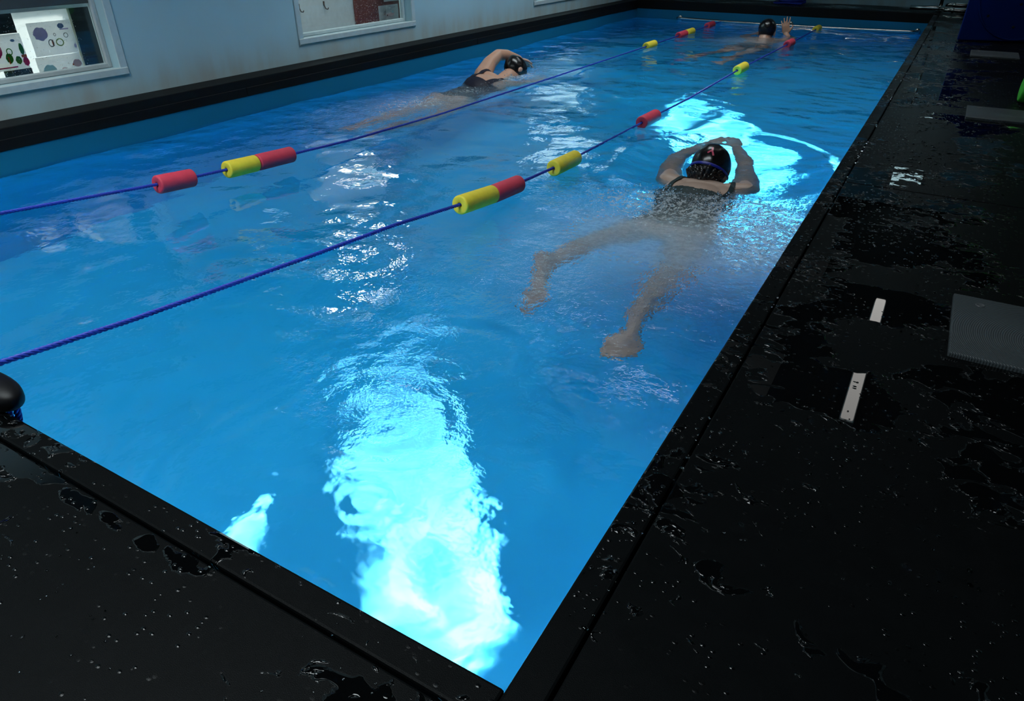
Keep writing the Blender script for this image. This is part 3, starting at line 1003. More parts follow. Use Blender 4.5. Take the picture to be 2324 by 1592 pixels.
r = empty('steel_rail', (0.0, 8.55, 0.0))
b = bmesh.new()
tube(b, [(-0.24, 8.52, 0.034), (0.01, 8.52, 0.036), (0.075, 8.52, 0.036)], 0.021, 18)
from_bm('tube', b, M['steel'], r, smooth=True)
b = bmesh.new()
tube(b, [(0.03, 8.60, 0.0), (0.03, 8.60, 0.95), (0.06, 8.60, 1.0), (0.4, 8.60, 1.02)], 0.016, 16)
from_bm('post', b, M['steel'], r, smooth=True)
b = bmesh.new()
lathe(b, [(0, 0), (0.034, 0), (0.034, 0.008), (0.018, 0.014), (0, 0.014)], 24, Matrix.Translation((0.03, 8.60, 0)))
from_bm('flange', b, M['steel'], r, smooth=True)
for zz, yy in ((0.060, 8.64), (0.022, 8.50)):
    b = bmesh.new()
    tube(b, [(0.07, yy, zz), (0.12, yy, zz + 0.004), (0.2, yy, zz), (0.62, yy, zz - 0.004)], [0.017, 0.018, 0.019, 0.019], 16)
    lathe(b, [(0.019, -0.012), (0.026, -0.01), (0.026, 0.01), (0.019, 0.012)], 20, align((0.15, yy, zz + 0.003), (1, 0, 0)))
    from_bm('tube', b, M['steel'], r, smooth=True)
tag(r, 'stainless steel handrail pipes at the far right pool corner', 'handrail')

b = bmesh.new()
for k in range(7):
    cx, cyy = -1.44 + random.uniform(-0.05, 0.05), 8.72 + random.uniform(-0.03, 0.03)
    ra, rb_ = random.uniform(0.10, 0.17), random.uniform(0.05, 0.09)
    tube(b, [(cx + ra * math.cos(a), cyy + rb_ * math.sin(a), 0.008 + 0.009 * k + 0.004 * math.sin(3 * a + k)) for a in [i * 2 * math.pi / 40 for i in range(41)]], 0.0075, 8)
o = from_bm('rope_coil', b, M['rope'], smooth=True)
tag(o, 'coil of blue rope lying on the black far deck', 'rope')

# ------------------------------------------------------------------ right deck: ridged lids, green roll, blue box
lids = [(0.392, 1.043, 0.30, 'grey ridged plastic lid in the deck, largest and nearest of three'),
        (0.374, 3.350, 0.275, 'grey ridged plastic lid in the deck, beside the green foam roll'),
        (0.358, 5.380, 0.28, 'grey ridged plastic lid in the deck, in front of the blue box')]
for x, y, sz, lab in lids:
    r = empty('deck_lid', (x + sz / 2, y + sz / 2, 0.0))
    b = bmesh.new()
    box(b, (x, y, -0.006), (x + sz, y + sz, 0.010), 0.003, 2)
    from_bm('plate', b, mat_rings('ridged_grey_plastic', x + sz * 0.72, y + sz * 0.40), r)
    b = bmesh.new()
    lathe(b, [(0.0, 0.0104), (0.006, 0.0104), (0.0075, 0.0112), (0.0085, 0.0116), (0.0095, 0.0104), (0.0095, 0.009)], 24, Matrix.Translation((x + 0.052, y + sz * 0.86, 0)))
    from_bm('screw', b, M['lid_screw'], r, smooth=True)
    tag(r, lab, 'lid', 'ridged lids in the walkway')

b = bmesh.new()
e, R_ = 0.012, 0.062
prof = [(0.0, -0.45), (0.02, -0.45), (R_ - e, -0.45)] + [(R_ - e + e * math.sin(k * math.pi / 8), -0.45 + e - e * math.cos(k * math.pi / 8)) for k in range(1, 5)]
prof += [(R_ - e + e * math.cos(k * math.pi / 8), 0.45 - e + e * math.sin(k * math.pi / 8)) for k in range(0, 5)] + [(0.0, 0.45)]
lathe(b, prof, 40, align((1.03, 3.90, 0.063), (1, 0.05, 0)))
o = from_bm('foam_roll', b, M['green_foam'], smooth=True)
tag(o, 'thick green foam roll lying on the black deck', 'foam roll')

BR = math.atan2(6.322 - 6.204, 0.693 - 0.256)
r = empty('storage_box', (0.256, 6.204, 0.0), 0.0)
MB = Matrix.Translation((0.256, 6.204, 0.0)) @ Matrix.Rotation(BR, 4, 'Z')
b = bmesh.new()
for v in box(b, (0, 0, 0.004), (0.74, 0.42, 0.70), 0.010, 3):
    if v.is_valid:
        v.co.x = 0.37 + (v.co.x - 0.37) * (1 - 0.95 * v.co.y)
bmesh.ops.transform(b, matrix=MB, verts=b.verts[:])
from_bm('body', b, M['blue_plastic'], r)
b = bmesh.new()
lathe(b, [(0.300, 0.0), (0.302, 0.006), (0.308, 0.009), (0.314, 0.006), (0.316, 0.0)], 72, MB @ Matrix.Translation((0.375, 0.0, 0.325)) @ Matrix.Rotation(math.pi / 2, 4, 'X'), closed=True)
from_bm('ridge', b, M['blue_plastic'], r, smooth=True)
for hx, hz in ((0.347, 0.255), (0.158, 0.174), (0.345, 0.104)):
    b = bmesh.new()
    lathe(b, [(0, 0.0), (0.009, 0.0), (0.0095, 0.002), (0.0065, 0.003), (0.0, 0.0015)], 20, MB @ Matrix.Translation((hx, 0.0, hz)) @ Matrix.Rotation(math.pi / 2, 4, 'X'))
    from_bm('plug', b, M['hole'], r, smooth=True)
tag(r, 'dark blue plastic box with a round ridge standing on the far walkway', 'box')


# ------------------------------------------------------------------ swimmers
from mathutils.bvhtree import BVHTree


def ell(bm, c, r, R=None):
    q = bmesh.ops.create_uvsphere(bm, u_segments=24, v_segments=14, radius=1.0)
    m = Matrix.Translation(c) @ (R.to_4x4() if R is not None else Matrix.Identity(4)) @ Matrix.Diagonal((*r, 1))
    bmesh.ops.transform(bm, matrix=m, verts=q['verts'])


def limb(bm, p0, r0, p1, r1, seg=16):
    p0, p1 = Vector(p0), Vector(p1)
    L = (p1 - p0).length
    prof = [(r0 * math.sin(a), -r0 * math.cos(a)) for a in [k * math.pi / 12 for k in range(0, 7)]]
    prof += [(r1 * math.cos(a), L + r1 * math.sin(a)) for a in [k * math.pi / 12 for k in range(0, 7)]]
    prof[0] = (0, -r0)
    prof[-1] = (0, L + r1)
    lathe(bm, prof, seg, align(p0, p1 - p0))


def chain(bm, pts, rads):
    for (a, ra), (c, rc) in zip(list(zip(pts, rads)), list(zip(pts, rads))[1:]):
        limb(bm, a, ra, c, rc)


def hand(bm, wrist, d, nrm, side, curl=0.25, spread=0.12, sc=1.0):
    """palm, four unequal bent fingers and a thumb; d points to the fingertips, nrm is the back of the hand, side is the thumb's side"""
    w_, d, nrm = Vector(wrist), Vector(d).normalized(), Vector(nrm).normalized()
    nrm = (nrm - d * nrm.dot(d)).normalized()
    s = d.cross(nrm) * side
    R = Matrix((s, d, nrm)).transposed()
    ell(bm, w_ + d * 0.045 * sc, (0.040 * sc, 0.052 * sc, 0.015 * sc), R)
    ell(bm, w_ + d * 0.070 * sc, (0.041 * sc, 0.024 * sc, 0.0135 * sc), R)
    for k, ln in enumerate((0.070, 0.078, 0.073, 0.058)):
        off = (1.5 - k) * 0.0195 * sc
        base = w_ + d * (0.086 - 0.004 * abs(k - 1.2)) * sc + s * off
        dd = (d + s * (1.5 - k) * spread).normalized()
        p, r_ = base, 0.0092 * sc
        for j, f in enumerate((0.45, 0.32, 0.23)):
            c = curl * (j + 0.5) * (1 + 0.12 * k)
            dj = (dd * math.cos(c) - nrm * math.sin(c)).normalized()
            p2 = p + dj * ln * f * sc
            limb(bm, p, r_, p2, r_ * 0.90, 10)
            p, r_ = p2, r_ * 0.90
    tb = w_ + d * 0.022 * sc + s * 0.030 * sc
    d1 = (d * 0.62 + s * 0.72 - nrm * 0.2).normalized()
    d2 = (d * 0.88 + s * 0.36 - nrm * 0.25).normalized()
    limb(bm, tb, 0.0125 * sc, tb + d1 * 0.034 * sc, 0.0105 * sc, 10)
    limb(bm, tb + d1 * 0.034 * sc, 0.0102 * sc, tb + d1 * 0.034 * sc + d2 * 0.030 * sc, 0.0085 * sc, 10)


def foot(bm, ankle, toe, sole, sc=1.0):
    a, t = Vector(ankle), Vector(toe)
    d = (t - a).normalized()
    L = (t - a).length
    n = Vector(sole)
    n = (n - d * n.dot(d)).normalized()
    s = d.cross(n)
    heel = a - d * 0.035 * sc + n * 0.035 * sc
    limb(bm, a, 0.036 * sc, heel, 0.030 * sc)
    ball = a + d * L * 0.68 + n * 0.028 * sc
    limb(bm, heel, 0.029 * sc, ball, 0.027 * sc)
    limb(bm, a, 0.034 * sc, ball, 0.025 * sc)
    limb(bm, ball + s * 0.020 * sc, 0.022 * sc, ball - s * 0.024 * sc, 0.020 * sc)
    for k in range(5):
        o = (2 - k) * 0.0165 * sc
        ln = (0.30, 0.29, 0.26, 0.23, 0.18)[k] * L
        limb(bm, ball + s * o, 0.0115 * sc, ball + s * o * 1.15 + d * ln - n * 0.004, (0.0105 if k == 0 else 0.0078) * sc, 10)


def head(bm, c, k, f, sc=1.0):
    """c centre, k crown direction, f face direction"""
    c, k, f = Vector(c), Vector(k).normalized(), Vector(f).normalized()
    f = (f - k * f.dot(k)).normalized()
    s = f.cross(k)
    R = Matrix((s, f, k)).transposed()
    P_ = lambda x, y, z: c + (s * x + f * y + k * z) * sc
    ell(bm, P_(0, -0.008, 0.022), (0.073 * sc, 0.092 * sc, 0.082 * sc), R)
    ell(bm, P_(0, 0.022, -0.040), (0.058 * sc, 0.066 * sc, 0.070 * sc), R)
    ell(bm, P_(0, 0.058, -0.092), (0.026 * sc, 0.024 * sc, 0.020 * sc), R)
    limb(bm, P_(0, 0.084, -0.012), 0.008 * sc, P_(0, 0.102, -0.046), 0.0125 * sc, 10)
    for q in (-1, 1):
        ell(bm, P_(q * 0.010, 0.092, -0.048), (0.008 * sc, 0.008 * sc, 0.007 * sc), R)
        ell(bm, P_(q * 0.076, -0.006, -0.018), (0.008 * sc, 0.019 * sc, 0.031 * sc), R)
        ell(bm, P_(q * 0.031, 0.074, 0.006), (0.015 * sc, 0.010 * sc, 0.009 * sc), R)
        limb(bm, P_(q * 0.014, 0.082, 0.026), 0.007 * sc, P_(q * 0.046, 0.068, 0.026), 0.007 * sc, 8)
    limb(bm, P_(-0.020, 0.082, -0.070), 0.006 * sc, P_(0.020, 0.082, -0.070), 0.006 * sc, 8)
    limb(bm, P_(-0.017, 0.079, -0.080), 0.007 * sc, P_(0.017, 0.079, -0.080), 0.007 * sc, 8)


def solid(bm, name, mat, voxel=0.006, it=6):
    me = bpy.data.meshes.new(name)
    bmesh.ops.recalc_face_normals(bm, faces=bm.faces[:])
    bm.to_mesh(me)
    bm.free()
    o = bpy.data.objects.new('tmp', me)
    C.objects.link(o)
    m = o.modifiers.new('r', 'REMESH')
    m.mode = 'VOXEL'
    m.voxel_size = voxel
    sm = o.modifiers.new('s', 'SMOOTH')
    sm.factor = 0.5
    sm.iterations = it
    dg = bpy.context.evaluated_depsgraph_get()
    dg.update()
    me2 = bpy.data.meshes.new_from_object(o.evaluated_get(dg))
    bpy.data.objects.remove(o)
    bpy.data.meshes.remove(me)
    me2.name = name
    # keep the outer skin only: drop any closed inner shells left by the union
    b2 = bmesh.new()
    b2.from_mesh(me2)
    seen, best = set(), []
    b2.verts.ensure_lookup_table()
    for v in b2.verts:
        if v.index in seen:
            continue
        st, comp = [v], []
        seen.add(v.index)
        while st:
            q = st.pop()
            comp.append(q)
            for e in q.link_edges:
                o2 = e.other_vert(q)
                if o2.index not in seen:
                    seen.add(o2.index)
                    st.append(o2)
        if len(comp) > len(best):
            best = comp
    keep = set(best)
    bmesh.ops.delete(b2, geom=[v for v in b2.verts if v not in keep], context='VERTS')
    b2.to_mesh(me2)
    b2.free()
    me2.materials.clear()
    o = link_mesh(name, me2, mat, smooth=True)
    return receiver(o)


def garment(name, body, mat, test, parent, off=0.004):
    """a layer of cloth lifted off the skin where test(point) holds"""
    b = bmesh.new()
    b.from_mesh(body.data)
    b.normal_update()
    kill = [f for f in b.faces if not test(f.calc_center_median())]
    bmesh.ops.delete(b, geom=kill, context='FACES')
    for v in b.verts:
        v.co += v.normal * off
    me = bpy.data.meshes.new(name)
    b.to_mesh(me)
    b.free()
    o = link_mesh(name, me, mat, parent, smooth=True)
    so = o.modifiers.new('s', 'SOLIDIFY')
    so.thickness = 0.003
    so.offset = -0.6
    return receiver(o)


def swim_cap(c, k, f, mat, parent, sc=1.0, low=-0.02, tilt=0.35):
    c, k, f = Vector(c), Vector(k).normalized(), Vector(f).normalized()
    f = (f - k * f.dot(k)).normalized()
    s = f.cross(k)
    b = bmesh.new()
    bmesh.ops.create_uvsphere(b, u_segments=48, v_segments=32, radius=1.0)
    for v in b.verts:
        x, y, z = v.co
        wr = 1 + 0.012 * math.sin(9 * x + 5 * z) * math.cos(7 * y) + 0.006 * math.sin(23 * x - 11 * z) * math.cos(19 * y + 6 * z)
        v.co = c + (s * x * 0.079 + f * (y * 0.098 - 0.008) + k * (z * 0.088 + 0.022)) * sc * wr
    dele = [v for v in b.verts if (v.co - c).dot(k) / sc < low + tilt * (v.co - c).dot(f) / sc]
    bmesh.ops.delete(b, geom=dele, context='VERTS')
    o = from_bm('swim_cap', b, mat, parent, smooth=True)
    so = o.modifiers.new('s', 'SOLIDIFY')
    so.thickness = 0.002
    return receiver(o), s, f


def ribbon(bm, pts, nrm, wdt, th=0.003):
    """a flat strap along pts lying against normals nrm"""
    rows = []
    for i, p in enumerate(pts):
        d = (pts[min(i + 1, len(pts) - 1)] - pts[max(0, i - 1)]).normalized()
        n = nrm[i]
        s = d.cross(n).normalized()
        rows.append([bm.verts.new(p + s * a * wdt / 2 + n * h) for a, h in ((-1, 0), (1, 0), (1, th), (-1, th))])
    for a, c in zip(rows, rows[1:]):
        for k in range(4):
            bm.faces.new((a[k], a[(k + 1) % 4], c[(k + 1) % 4], c[k]))
    bm.faces.new(rows[0][::-1])
    bm.faces.new(rows[-1])


def strap(name, body, path, wdt, mat, parent, n=24, up=Vector((0, 0, 1))):
    bm0 = bmesh.new()
    bm0.from_mesh(body.data)
    tree = BVHTree.FromBMesh(bm0)
    pts, nrm = [], []
    for i in range(n + 1):
        t = i / n * (len(path) - 1)
        j = min(int(t), len(path) - 2)
        p = Vector(path[j]).lerp(Vector(path[j + 1]), t - j)
        co, no, _, _ = tree.find_nearest(p)
        pts.append(co + no * 0.002)
        nrm.append(no)
    bm0.free()
    for _ in range(2):
        pts = [pts[0]] + [(pts[i - 1] + pts[i] * 2 + pts[i + 1]) / 4 for i in range(1, n)] + [pts[-1]]
    b = bmesh.new()
    ribbon(b, pts, nrm, wdt)
    return from_bm(name, b, mat, parent, smooth=False)


# --- breaststroke swimmer gliding away with both arms ahead
b = bmesh.new()
Rz = Matrix.Rotation(0.09, 3, 'Z')
ell(b, (-0.470, 2.03, -0.300), (0.172, 0.150, 0.098), Rz)
for q in (-1, 1):
    ell(b, (-0.468 + q * 0.082, 1.99, -0.292), (0.086, 0.105, 0.078), Rz)
ell(b, (-0.482, 2.19, -0.285), (0.148, 0.150, 0.088), Rz)
ell(b, (-0.502, 2.36, -0.268), (0.166, 0.170, 0.098), Rz)
ell(b, (-0.508, 2.47, -0.248), (0.176, 0.085, 0.070), Rz)
limb(b, (-0.506, 2.50, -0.235), 0.058, (-0.515, 2.58, -0.195), 0.054)
for q in (-1, 1):
    ell(b, (-0.508 + q * 0.088, 2.42, -0.215), (0.062, 0.085, 0.030), Rz)
chain(b, [(-0.600, 2.47, -0.245), (-0.668, 2.505, -0.248), (-0.735, 2.70, -0.262), (-0.758, 2.880, -0.272)], [0.062, 0.066, 0.050, 0.040])
chain(b, [(-0.758, 2.880, -0.272), (-0.745, 2.98, -0.272), (-0.706, 3.175, -0.268)], [0.040, 0.041, 0.026])
hand(b, (-0.700, 3.185, -0.266), (0.42, 0.86, 0.03), (0, 0.05, 1), 1, 0.10, 0.06)
chain(b, [(-0.410, 2.49, -0.245), (-0.350, 2.530, -0.248), (-0.385, 2.72, -0.262), (-0.432, 2.870, -0.266)], [0.062, 0.066, 0.050, 0.040])
chain(b, [(-0.432, 2.870, -0.266), (-0.460, 2.97, -0.262), (-0.552, 3.165, -0.254)], [0.040, 0.041, 0.026])
hand(b, (-0.556, 3.172, -0.252), (-0.42, 0.86, 0.05), (0, 0.05, 1), -1, 0.10, 0.06)
chain(b, [(-0.552, 2.030, -0.300), (-0.635, 1.960, -0.370), (-0.728, 1.880, -0.440)], [0.088, 0.082, 0.054])
chain(b, [(-0.728, 1.880, -0.440), (-0.748, 1.780, -0.425), (-0.772, 1.575, -0.395)], [0.053, 0.056, 0.034])
foot(b, (-0.772, 1.565, -0.395), (-0.650, 1.285, -0.425), (-0.4, -0.3, 0.85), 1.05)
chain(b, [(-0.398, 1.985, -0.300), (-0.394, 1.900, -0.395), (-0.392, 1.830, -0.485)], [0.088, 0.082, 0.054])
chain(b, [(-0.392, 1.830, -0.485), (-0.394, 1.720, -0.490), (-0.397, 1.515, -0.480)], [0.053, 0.056, 0.034])
foot(b, (-0.397, 1.506, -0.480), (-0.362, 1.205, -0.505), (0.3, -0.3, 0.9), 1.05)
HK, HF, HC = (0.02, 0.74, 0.67), (0.0, 0.67, -0.74), (-0.524, 2.592, -0.181)
head(b, HC, HK, HF)
p1 = solid(b, 'person', M['skin1'])
tag(p1, 'person gliding in breaststroke, arms stretched ahead, dark green swimsuit and black cap', 'person')
cap1, s1, f1 = swim_cap(HC, HK, HF, M['cap'], p1, 1.06, -0.062, 0.25)


def suit1(c):
    side = abs(c.x - (-0.475 - 0.09 * (c.y - 2.1)))
    leg = 1.955 + 0.55 * max(0.0, side - 0.075) + (0.03 if c.z < -0.30 else 0.0)
    top = 2.350 - 0.25 * max(0, 0.12 - side) if c.z > -0.27 else 2.42
    return leg < c.y < top and side < 0.21


garment('swimsuit', p1, M['suit_green'], suit1, p1)
strap('strap', p1, [(-0.632, 2.325, -0.17), (-0.628, 2.385, -0.17), (-0.612, 2.46, -0.16), (-0.590, 2.53, -0.19), (-0.580, 2.56, -0.26), (-0.585, 2.50, -0.34)], 0.020, M['suit_green'], p1)
strap('strap', p1, [(-0.372, 2.335, -0.17), (-0.372, 2.405, -0.17), (-0.386, 2.48, -0.16), (-0.415, 2.54, -0.19), (-0.425, 2.57, -0.26), (-0.42, 2.51, -0.34)], 0.020, M['suit_green'], p1)
# goggle strap round the back of the cap
hk, hc = Vector(HK).normalized(), Vector(HC)
b = bmesh.new()
pts, nr = [], []
for i in range(41):
    a = math.pi * 2 * i / 40
    o_ = s1 * math.cos(a) * 0.0835 + f1 * (math.sin(a) * 0.1035 - 0.008)
    n_ = (s1 * math.cos(a) / 0.08 + f1 * math.sin(a) / 0.1).normalized()
    pts.append(hc + o_ + hk * (-0.012 + 0.014 * math.sin(a)))
    nr.append(n_)
ribbon(b, pts, nr, 0.012, 0.003)
g1 = from_bm('goggle_strap', b, M['blue_strap'], p1, smooth=True)
for q in (-1, 1):
    b = bmesh.new()
    ell(b, hc + s1 * q * 0.031 + f1 * 0.088 + hk * 0.004, (0.022, 0.012, 0.016), Matrix((s1, f1, hk)).transposed())
    from_bm('goggle_lens', b, M['black_frame'], p1, smooth=True)
# pink three-armed print near the crown
b = bmesh.new()
bmc = bmesh.new()
bmc.from_mesh(cap1.data)
tr = BVHTree.FromBMesh(bmc)
mw = cap1.matrix_world
for (ax, ay), (bx, by) in (((0.0, -0.012), (-0.020, -0.030)), ((0.0, -0.012), (0.016, -0.036)), ((0.0, -0.012), (-0.003, 0.012))):
    pts, nr = [], []
    for i in range(7):
        u, v = ax + (bx - ax) * i / 6, ay + (by - ay) * i / 6
        src = hc + s1 * (u + 0.012) - f1 * 0.13 + hk * (0.052 + v)
        co, no, _, _ = tr.find_nearest(src)
        if no.dot(f1) > 0:
            no = -no
        pts.append(co + no * 0.0012)
        nr.append(no)
    ribbon(b, pts, nr, 0.0075, 0.0012)
pm = from_bm('print', b, M['pink'], p1)
bmc.free()
# ruffled wet hair escaping at the nape
b = bmesh.new()
NA, NK = 46, 20
grid = []
for j in range(NK + 1):
    row = []
    for i in range(NA + 1):
        a = -1.25 + 2.5 * i / NA
        v = j / NK
        dep = -0.034 - v * (0.066 - 0.020 * abs(a))
        nz_ = mnoise.noise(Vector((a * 4.2, v * 3.4, 1.7))) * 0.011 + mnoise.noise(Vector((a * 11, v * 9, 5.1))) * 0.006 + 0.004 * math.sin(a * 23 + 5 * v)
        rr_ = (0.077 + nz_) * (1.04 - 0.30 * v * v)
        row.append(b.verts.new(hc + s1 * (rr_ * math.sin(a) * 0.98) - f1 * (rr_ * math.cos(a) * 1.14 + 0.010) + hk * (dep + 0.6 * nz_)))
    grid.append(row)
for r0_, r1_ in zip(grid, grid[1:]):
    for i in range(NA):
        b.faces.new((r0_[i], r0_[i + 1], r1_[i + 1], r1_[i]))
hr = from_bm('hair', b, M['hair'], p1, smooth=True)
hr.modifiers.new('s', 'SOLIDIFY').thickness = 0.006

# --- front crawl swimmer near the white wall, one elbow out of the water
b = bmesh.new()
Ry = Matrix.Rotation(math.radians(28), 3, 'Y')
ell(b, (-2.475, 3.50, -0.285), (0.158, 0.135, 0.098))
for q in (-1, 1):
    ell(b, (-2.475 + q * 0.075, 3.45, -0.265), (0.078, 0.095, 0.078))
ell(b, (-2.475, 3.66, -0.268), (0.135, 0.140, 0.088), Matrix.Rotation(math.radians(14), 3, 'Y'))
ell(b, (-2.470, 3.86, -0.228), (0.160, 0.180, 0.100), Ry)
ell(b, (-2.465, 3.97, -0.205), (0.165, 0.085, 0.072), Ry)
limb(b, (-2.468, 4.02, -0.20), 0.056, (-2.474, 4.17, -0.165), 0.052)
chain(b, [(-2.560, 3.99, -0.170), (-2.600, 4.02, -0.150), (-2.612, 4.13, -0.085), (-2.602, 4.235, -0.040)], [0.064, 0.064, 0.050, 0.040])
chain(b, [(-2.602, 4.235, -0.040), (-2.585, 4.33, -0.052), (-2.550, 4.45, -0.090)], [0.040, 0.038, 0.025])
hand(b, (-2.548, 4.458, -0.094), (0.16, 0.83, -0.53), (-0.2, 0.5, 0.8), 1, 0.2, 0.08)
chain(b, [(-2.390, 4.00, -0.255), (-2.345, 4.03, -0.270), (-2.320, 4.20, -0.330), (-2.330, 4.30, -0.370)], [0.060, 0.062, 0.048, 0.040])
chain(b, [(-2.330, 4.30, -0.370), (-2.355, 4.40, -0.395), (-2.390, 4.53, -0.43)], [0.040, 0.038, 0.025])
hand(b, (-2.392, 4.538, -0.432), (-0.2, 0.8, -0.5), (0.2, 0.4, 0.8), -1, 0.2, 0.08)
chain(b, [(-2.550, 3.46, -0.300), (-2.545, 3.30, -0.315), (-2.525, 3.10, -0.325)], [0.084, 0.074, 0.052])
chain(b, [(-2.525, 3.10, -0.325), (-2.535, 2.98, -0.330), (-2.555, 2.76, -0.335)], [0.052, 0.054, 0.034])
foot(b, (-2.555, 2.755, -0.335), (-2.565, 2.52, -0.375), (0, -0.2, 1), 1.0)
chain(b, [(-2.400, 3.46, -0.315), (-2.372, 3.28, -0.375), (-2.348, 3.10, -0.425)], [0.084, 0.074, 0.052])
chain(b, [(-2.348, 3.10, -0.425), (-2.355, 2.98, -0.420), (-2.385, 2.78, -0.395)], [0.052, 0.054, 0.034])
foot(b, (-2.385, 2.775, -0.395), (-2.400, 2.54, -0.43), (0, -0.2, 1), 1.0)
K2, F2, C2 = (0.05, 0.90, 0.30), (0.35, 0.30, -0.88), (-2.478, 4.262, -0.148)
head(b, C2, K2, F2, 0.97)
p2 = solid(b, 'person', M['skin2'])
tag(p2, 'person swimming front crawl near the white wall, raised bent arm, black cap, navy swimsuit', 'person')
swim_cap(C2, K2, F2, M['cap'], p2, 1.01, -0.05, 0.25)


def suit2(c):
    side = abs(c.x + 2.475)
    return 3.43 + 0.5 * max(0.0, side - 0.07) < c.y < (3.80 if c.z > -0.25 else 3.93) and side < 0.2


garment('swimsuit', p2, M['suit_navy'], suit2, p2)
strap('strap', p2, [(-2.545, 3.79, -0.10), (-2.555, 3.90, -0.08), (-2.545, 4.01, -0.12), (-2.52, 4.05, -0.22)], 0.035, M['suit_navy'], p2)
strap('strap', p2, [(-2.415, 3.79, -0.14), (-2.405, 3.90, -0.14), (-2.405, 4.02, -0.17), (-2.42, 4.06, -0.26)], 0.035, M['suit_navy'], p2)

# --- swimmer reaching the far end, seen from behind, one hand raised
b = bmesh.new()
ell(b, (-1.400, 6.86, -0.40), (0.150, 0.125, 0.10), Matrix.Rotation(0.35, 3, 'X'))
ell(b, (-1.390, 7.00, -0.345), (0.140, 0.135, 0.092), Matrix.Rotation(0.4, 3, 'X'))
ell(b, (-1.380, 7.13, -0.275), (0.165, 0.150, 0.098), Matrix.Rotation(0.45, 3, 'X'))
ell(b, (-1.375, 7.205, -0.222), (0.178, 0.075, 0.068))
limb(b, (-1.375, 7.21, -0.215), 0.060, (-1.372, 7.27, -0.130), 0.056)
chain(b, [(-1.270, 7.20, -0.235), (-1.210, 7.22, -0.240), (-1.150, 7.36, -0.245), (-1.140, 7.44, -0.240)], [0.062, 0.064, 0.048, 0.040])
chain(b, [(-1.140, 7.44, -0.240), (-1.170, 7.47, -0.205), (-1.222, 7.505, -0.150)], [0.040, 0.039, 0.026])
hand(b, (-1.226, 7.508, -0.146), (-0.25, 0.12, 0.95), (-0.1, -0.95, 0.1), 1, 0.12, 0.16)
chain(b, [(-1.480, 7.20, -0.235), (-1.540, 7.22, -0.245), (-1.600, 7.40, -0.29), (-1.590, 7.50, -0.31)], [0.062, 0.064, 0.048, 0.040])
chain(b, [(-1.590, 7.50, -0.31), (-1.56, 7.62, -0.31), (-1.53, 7.74, -0.30)], [0.040, 0.039, 0.026])
hand(b, (-1.528, 7.748, -0.299), (0.1, 0.95, 0.1), (0, 0, 1), 1, 0.15, 0.08)
chain(b, [(-1.470, 6.85, -0.42), (-1.520, 6.72, -0.49), (-1.560, 6.56, -0.54)], [0.084, 0.074, 0.054])
chain(b, [(-1.560, 6.56, -0.54), (-1.590, 6.44, -0.53), (-1.650, 6.22, -0.50)], [0.052, 0.054, 0.035])
foot(b, (-1.650, 6.215, -0.50), (-1.69, 5.98, -0.53), (0, -0.2, 1), 1.05)
chain(b, [(-1.330, 6.85, -0.42), (-1.350, 6.70, -0.50), (-1.385, 6.53, -0.57)], [0.084, 0.074, 0.054])
chain(b, [(-1.385, 6.53, -0.57), (-1.410, 6.40, -0.58), (-1.465, 6.18, -0.58)], [0.052, 0.054, 0.035])
foot(b, (-1.465, 6.175, -0.58), (-1.49, 5.94, -0.61), (0, -0.2, 1), 1.05)
K3, F3, C3 = (0.0, 0.12, 0.99), (0.0, 0.99, -0.12), (-1.372, 7.300, -0.105)
head(b, C3, K3, F3, 1.02)
p3 = solid(b, 'person', M['skin2'])
tag(p3, 'person at the far end seen from behind, one hand raised, black cap, bare shoulders', 'person')
swim_cap(C3, K3, F3, M['cap'], p3, 1.05, -0.035, 0.15)
garment('swim_trunks', p3, M['suit_navy'], lambda c: 6.72 < c.y < 6.93 and c.z < -0.27, p3)

p2.location.z -= 0.024
p3.location.z -= 0.034

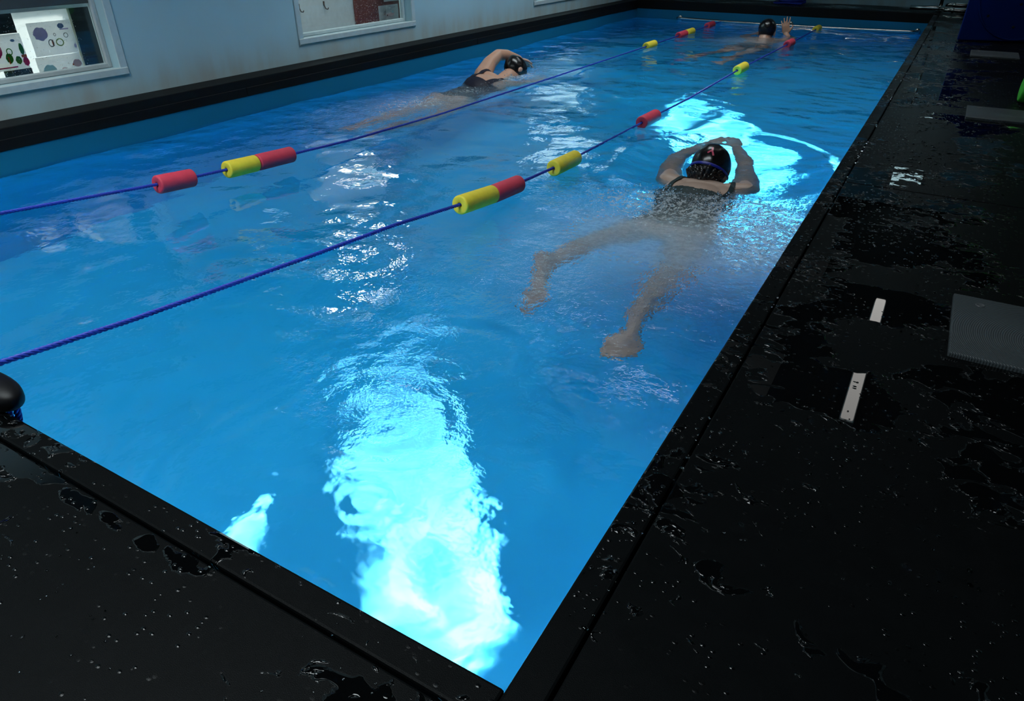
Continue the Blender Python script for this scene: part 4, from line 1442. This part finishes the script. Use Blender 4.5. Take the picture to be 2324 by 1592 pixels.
# ------------------------------------------------------------------ splashes thrown up by the swimmers
t_ = NT('splash_water')
M['splash'] = t_.done(t_.n('BsdfGlass', {'IOR': 1.33, 'Roughness': 0.0, 'Color': t_.mixc(t_.noise(t_.pos(), 30, 2), (0.92, 0.97, 1.0), (1, 1, 1))}))
pts = []
def splash(n, cx, cyy, sx, sy, h, r0, r1):
    for k in range(n):
        x, y = random.gauss(cx, sx), random.gauss(cyy, sy)
        if not (-PW + 0.03 < x < -0.03):
            continue
        z = water_h(x, y) + abs(random.gauss(0, h)) + 0.002
        pts.append(((x, y, z), random.uniform(r0, r1), (1, 1, random.uniform(0.8, 1.4))))
splash(420, -0.44, 2.15, 0.20, 0.08, 0.012, 0.0012, 0.0042)
splash(260, -0.15, 1.98, 0.07, 0.14, 0.010, 0.0012, 0.004)
splash(110, -2.44, 4.40, 0.10, 0.14, 0.035, 0.0014, 0.0045)
splash(70, -2.62, 3.15, 0.12, 0.2, 0.02, 0.0014, 0.004)
splash(60, -2.36, 3.9, 0.06, 0.16, 0.012, 0.0014, 0.0045)
ico_drops('splash_droplets', pts, M['splash'], 'droplets of water thrown up around the swimmers', 'water droplets', 2)
# drops lying on the deck
pts = []
def drops(n, fx, fy, r0, r1):
    for k in range(n):
        x, y = fx(), fy()
        if (x < 0.004 and y > -0.004) or mnoise.noise(Vector((x * 5, y * 4, 3.3))) < -0.12:
            continue
        r_ = r0 + (r1 - r0) * random.random() ** 2.5
        pts.append(((x, y, 0.0004), r_, (random.uniform(0.8, 1.5), random.uniform(0.8, 1.5), random.uniform(0.35, 0.6))))
drops(2600, lambda: random.gauss(0.20, 0.12), lambda: random.uniform(1.9, 6.2), 0.0018, 0.0065)
drops(900, lambda: random.gauss(0.25, 0.13), lambda: random.uniform(0.35, 2.0), 0.0012, 0.0040)
drops(500, lambda: random.uniform(0.004, 0.05), lambda: random.uniform(0.1, 5.0), 0.0012, 0.0040)
drops(380, lambda: random.uniform(-1.1, 0.3), lambda: random.uniform(-0.45, -0.008), 0.0008, 0.0026)
ico_drops('deck_droplets', pts, M['splash'], 'beads of water lying on the black rubber deck', 'water droplets', 2)
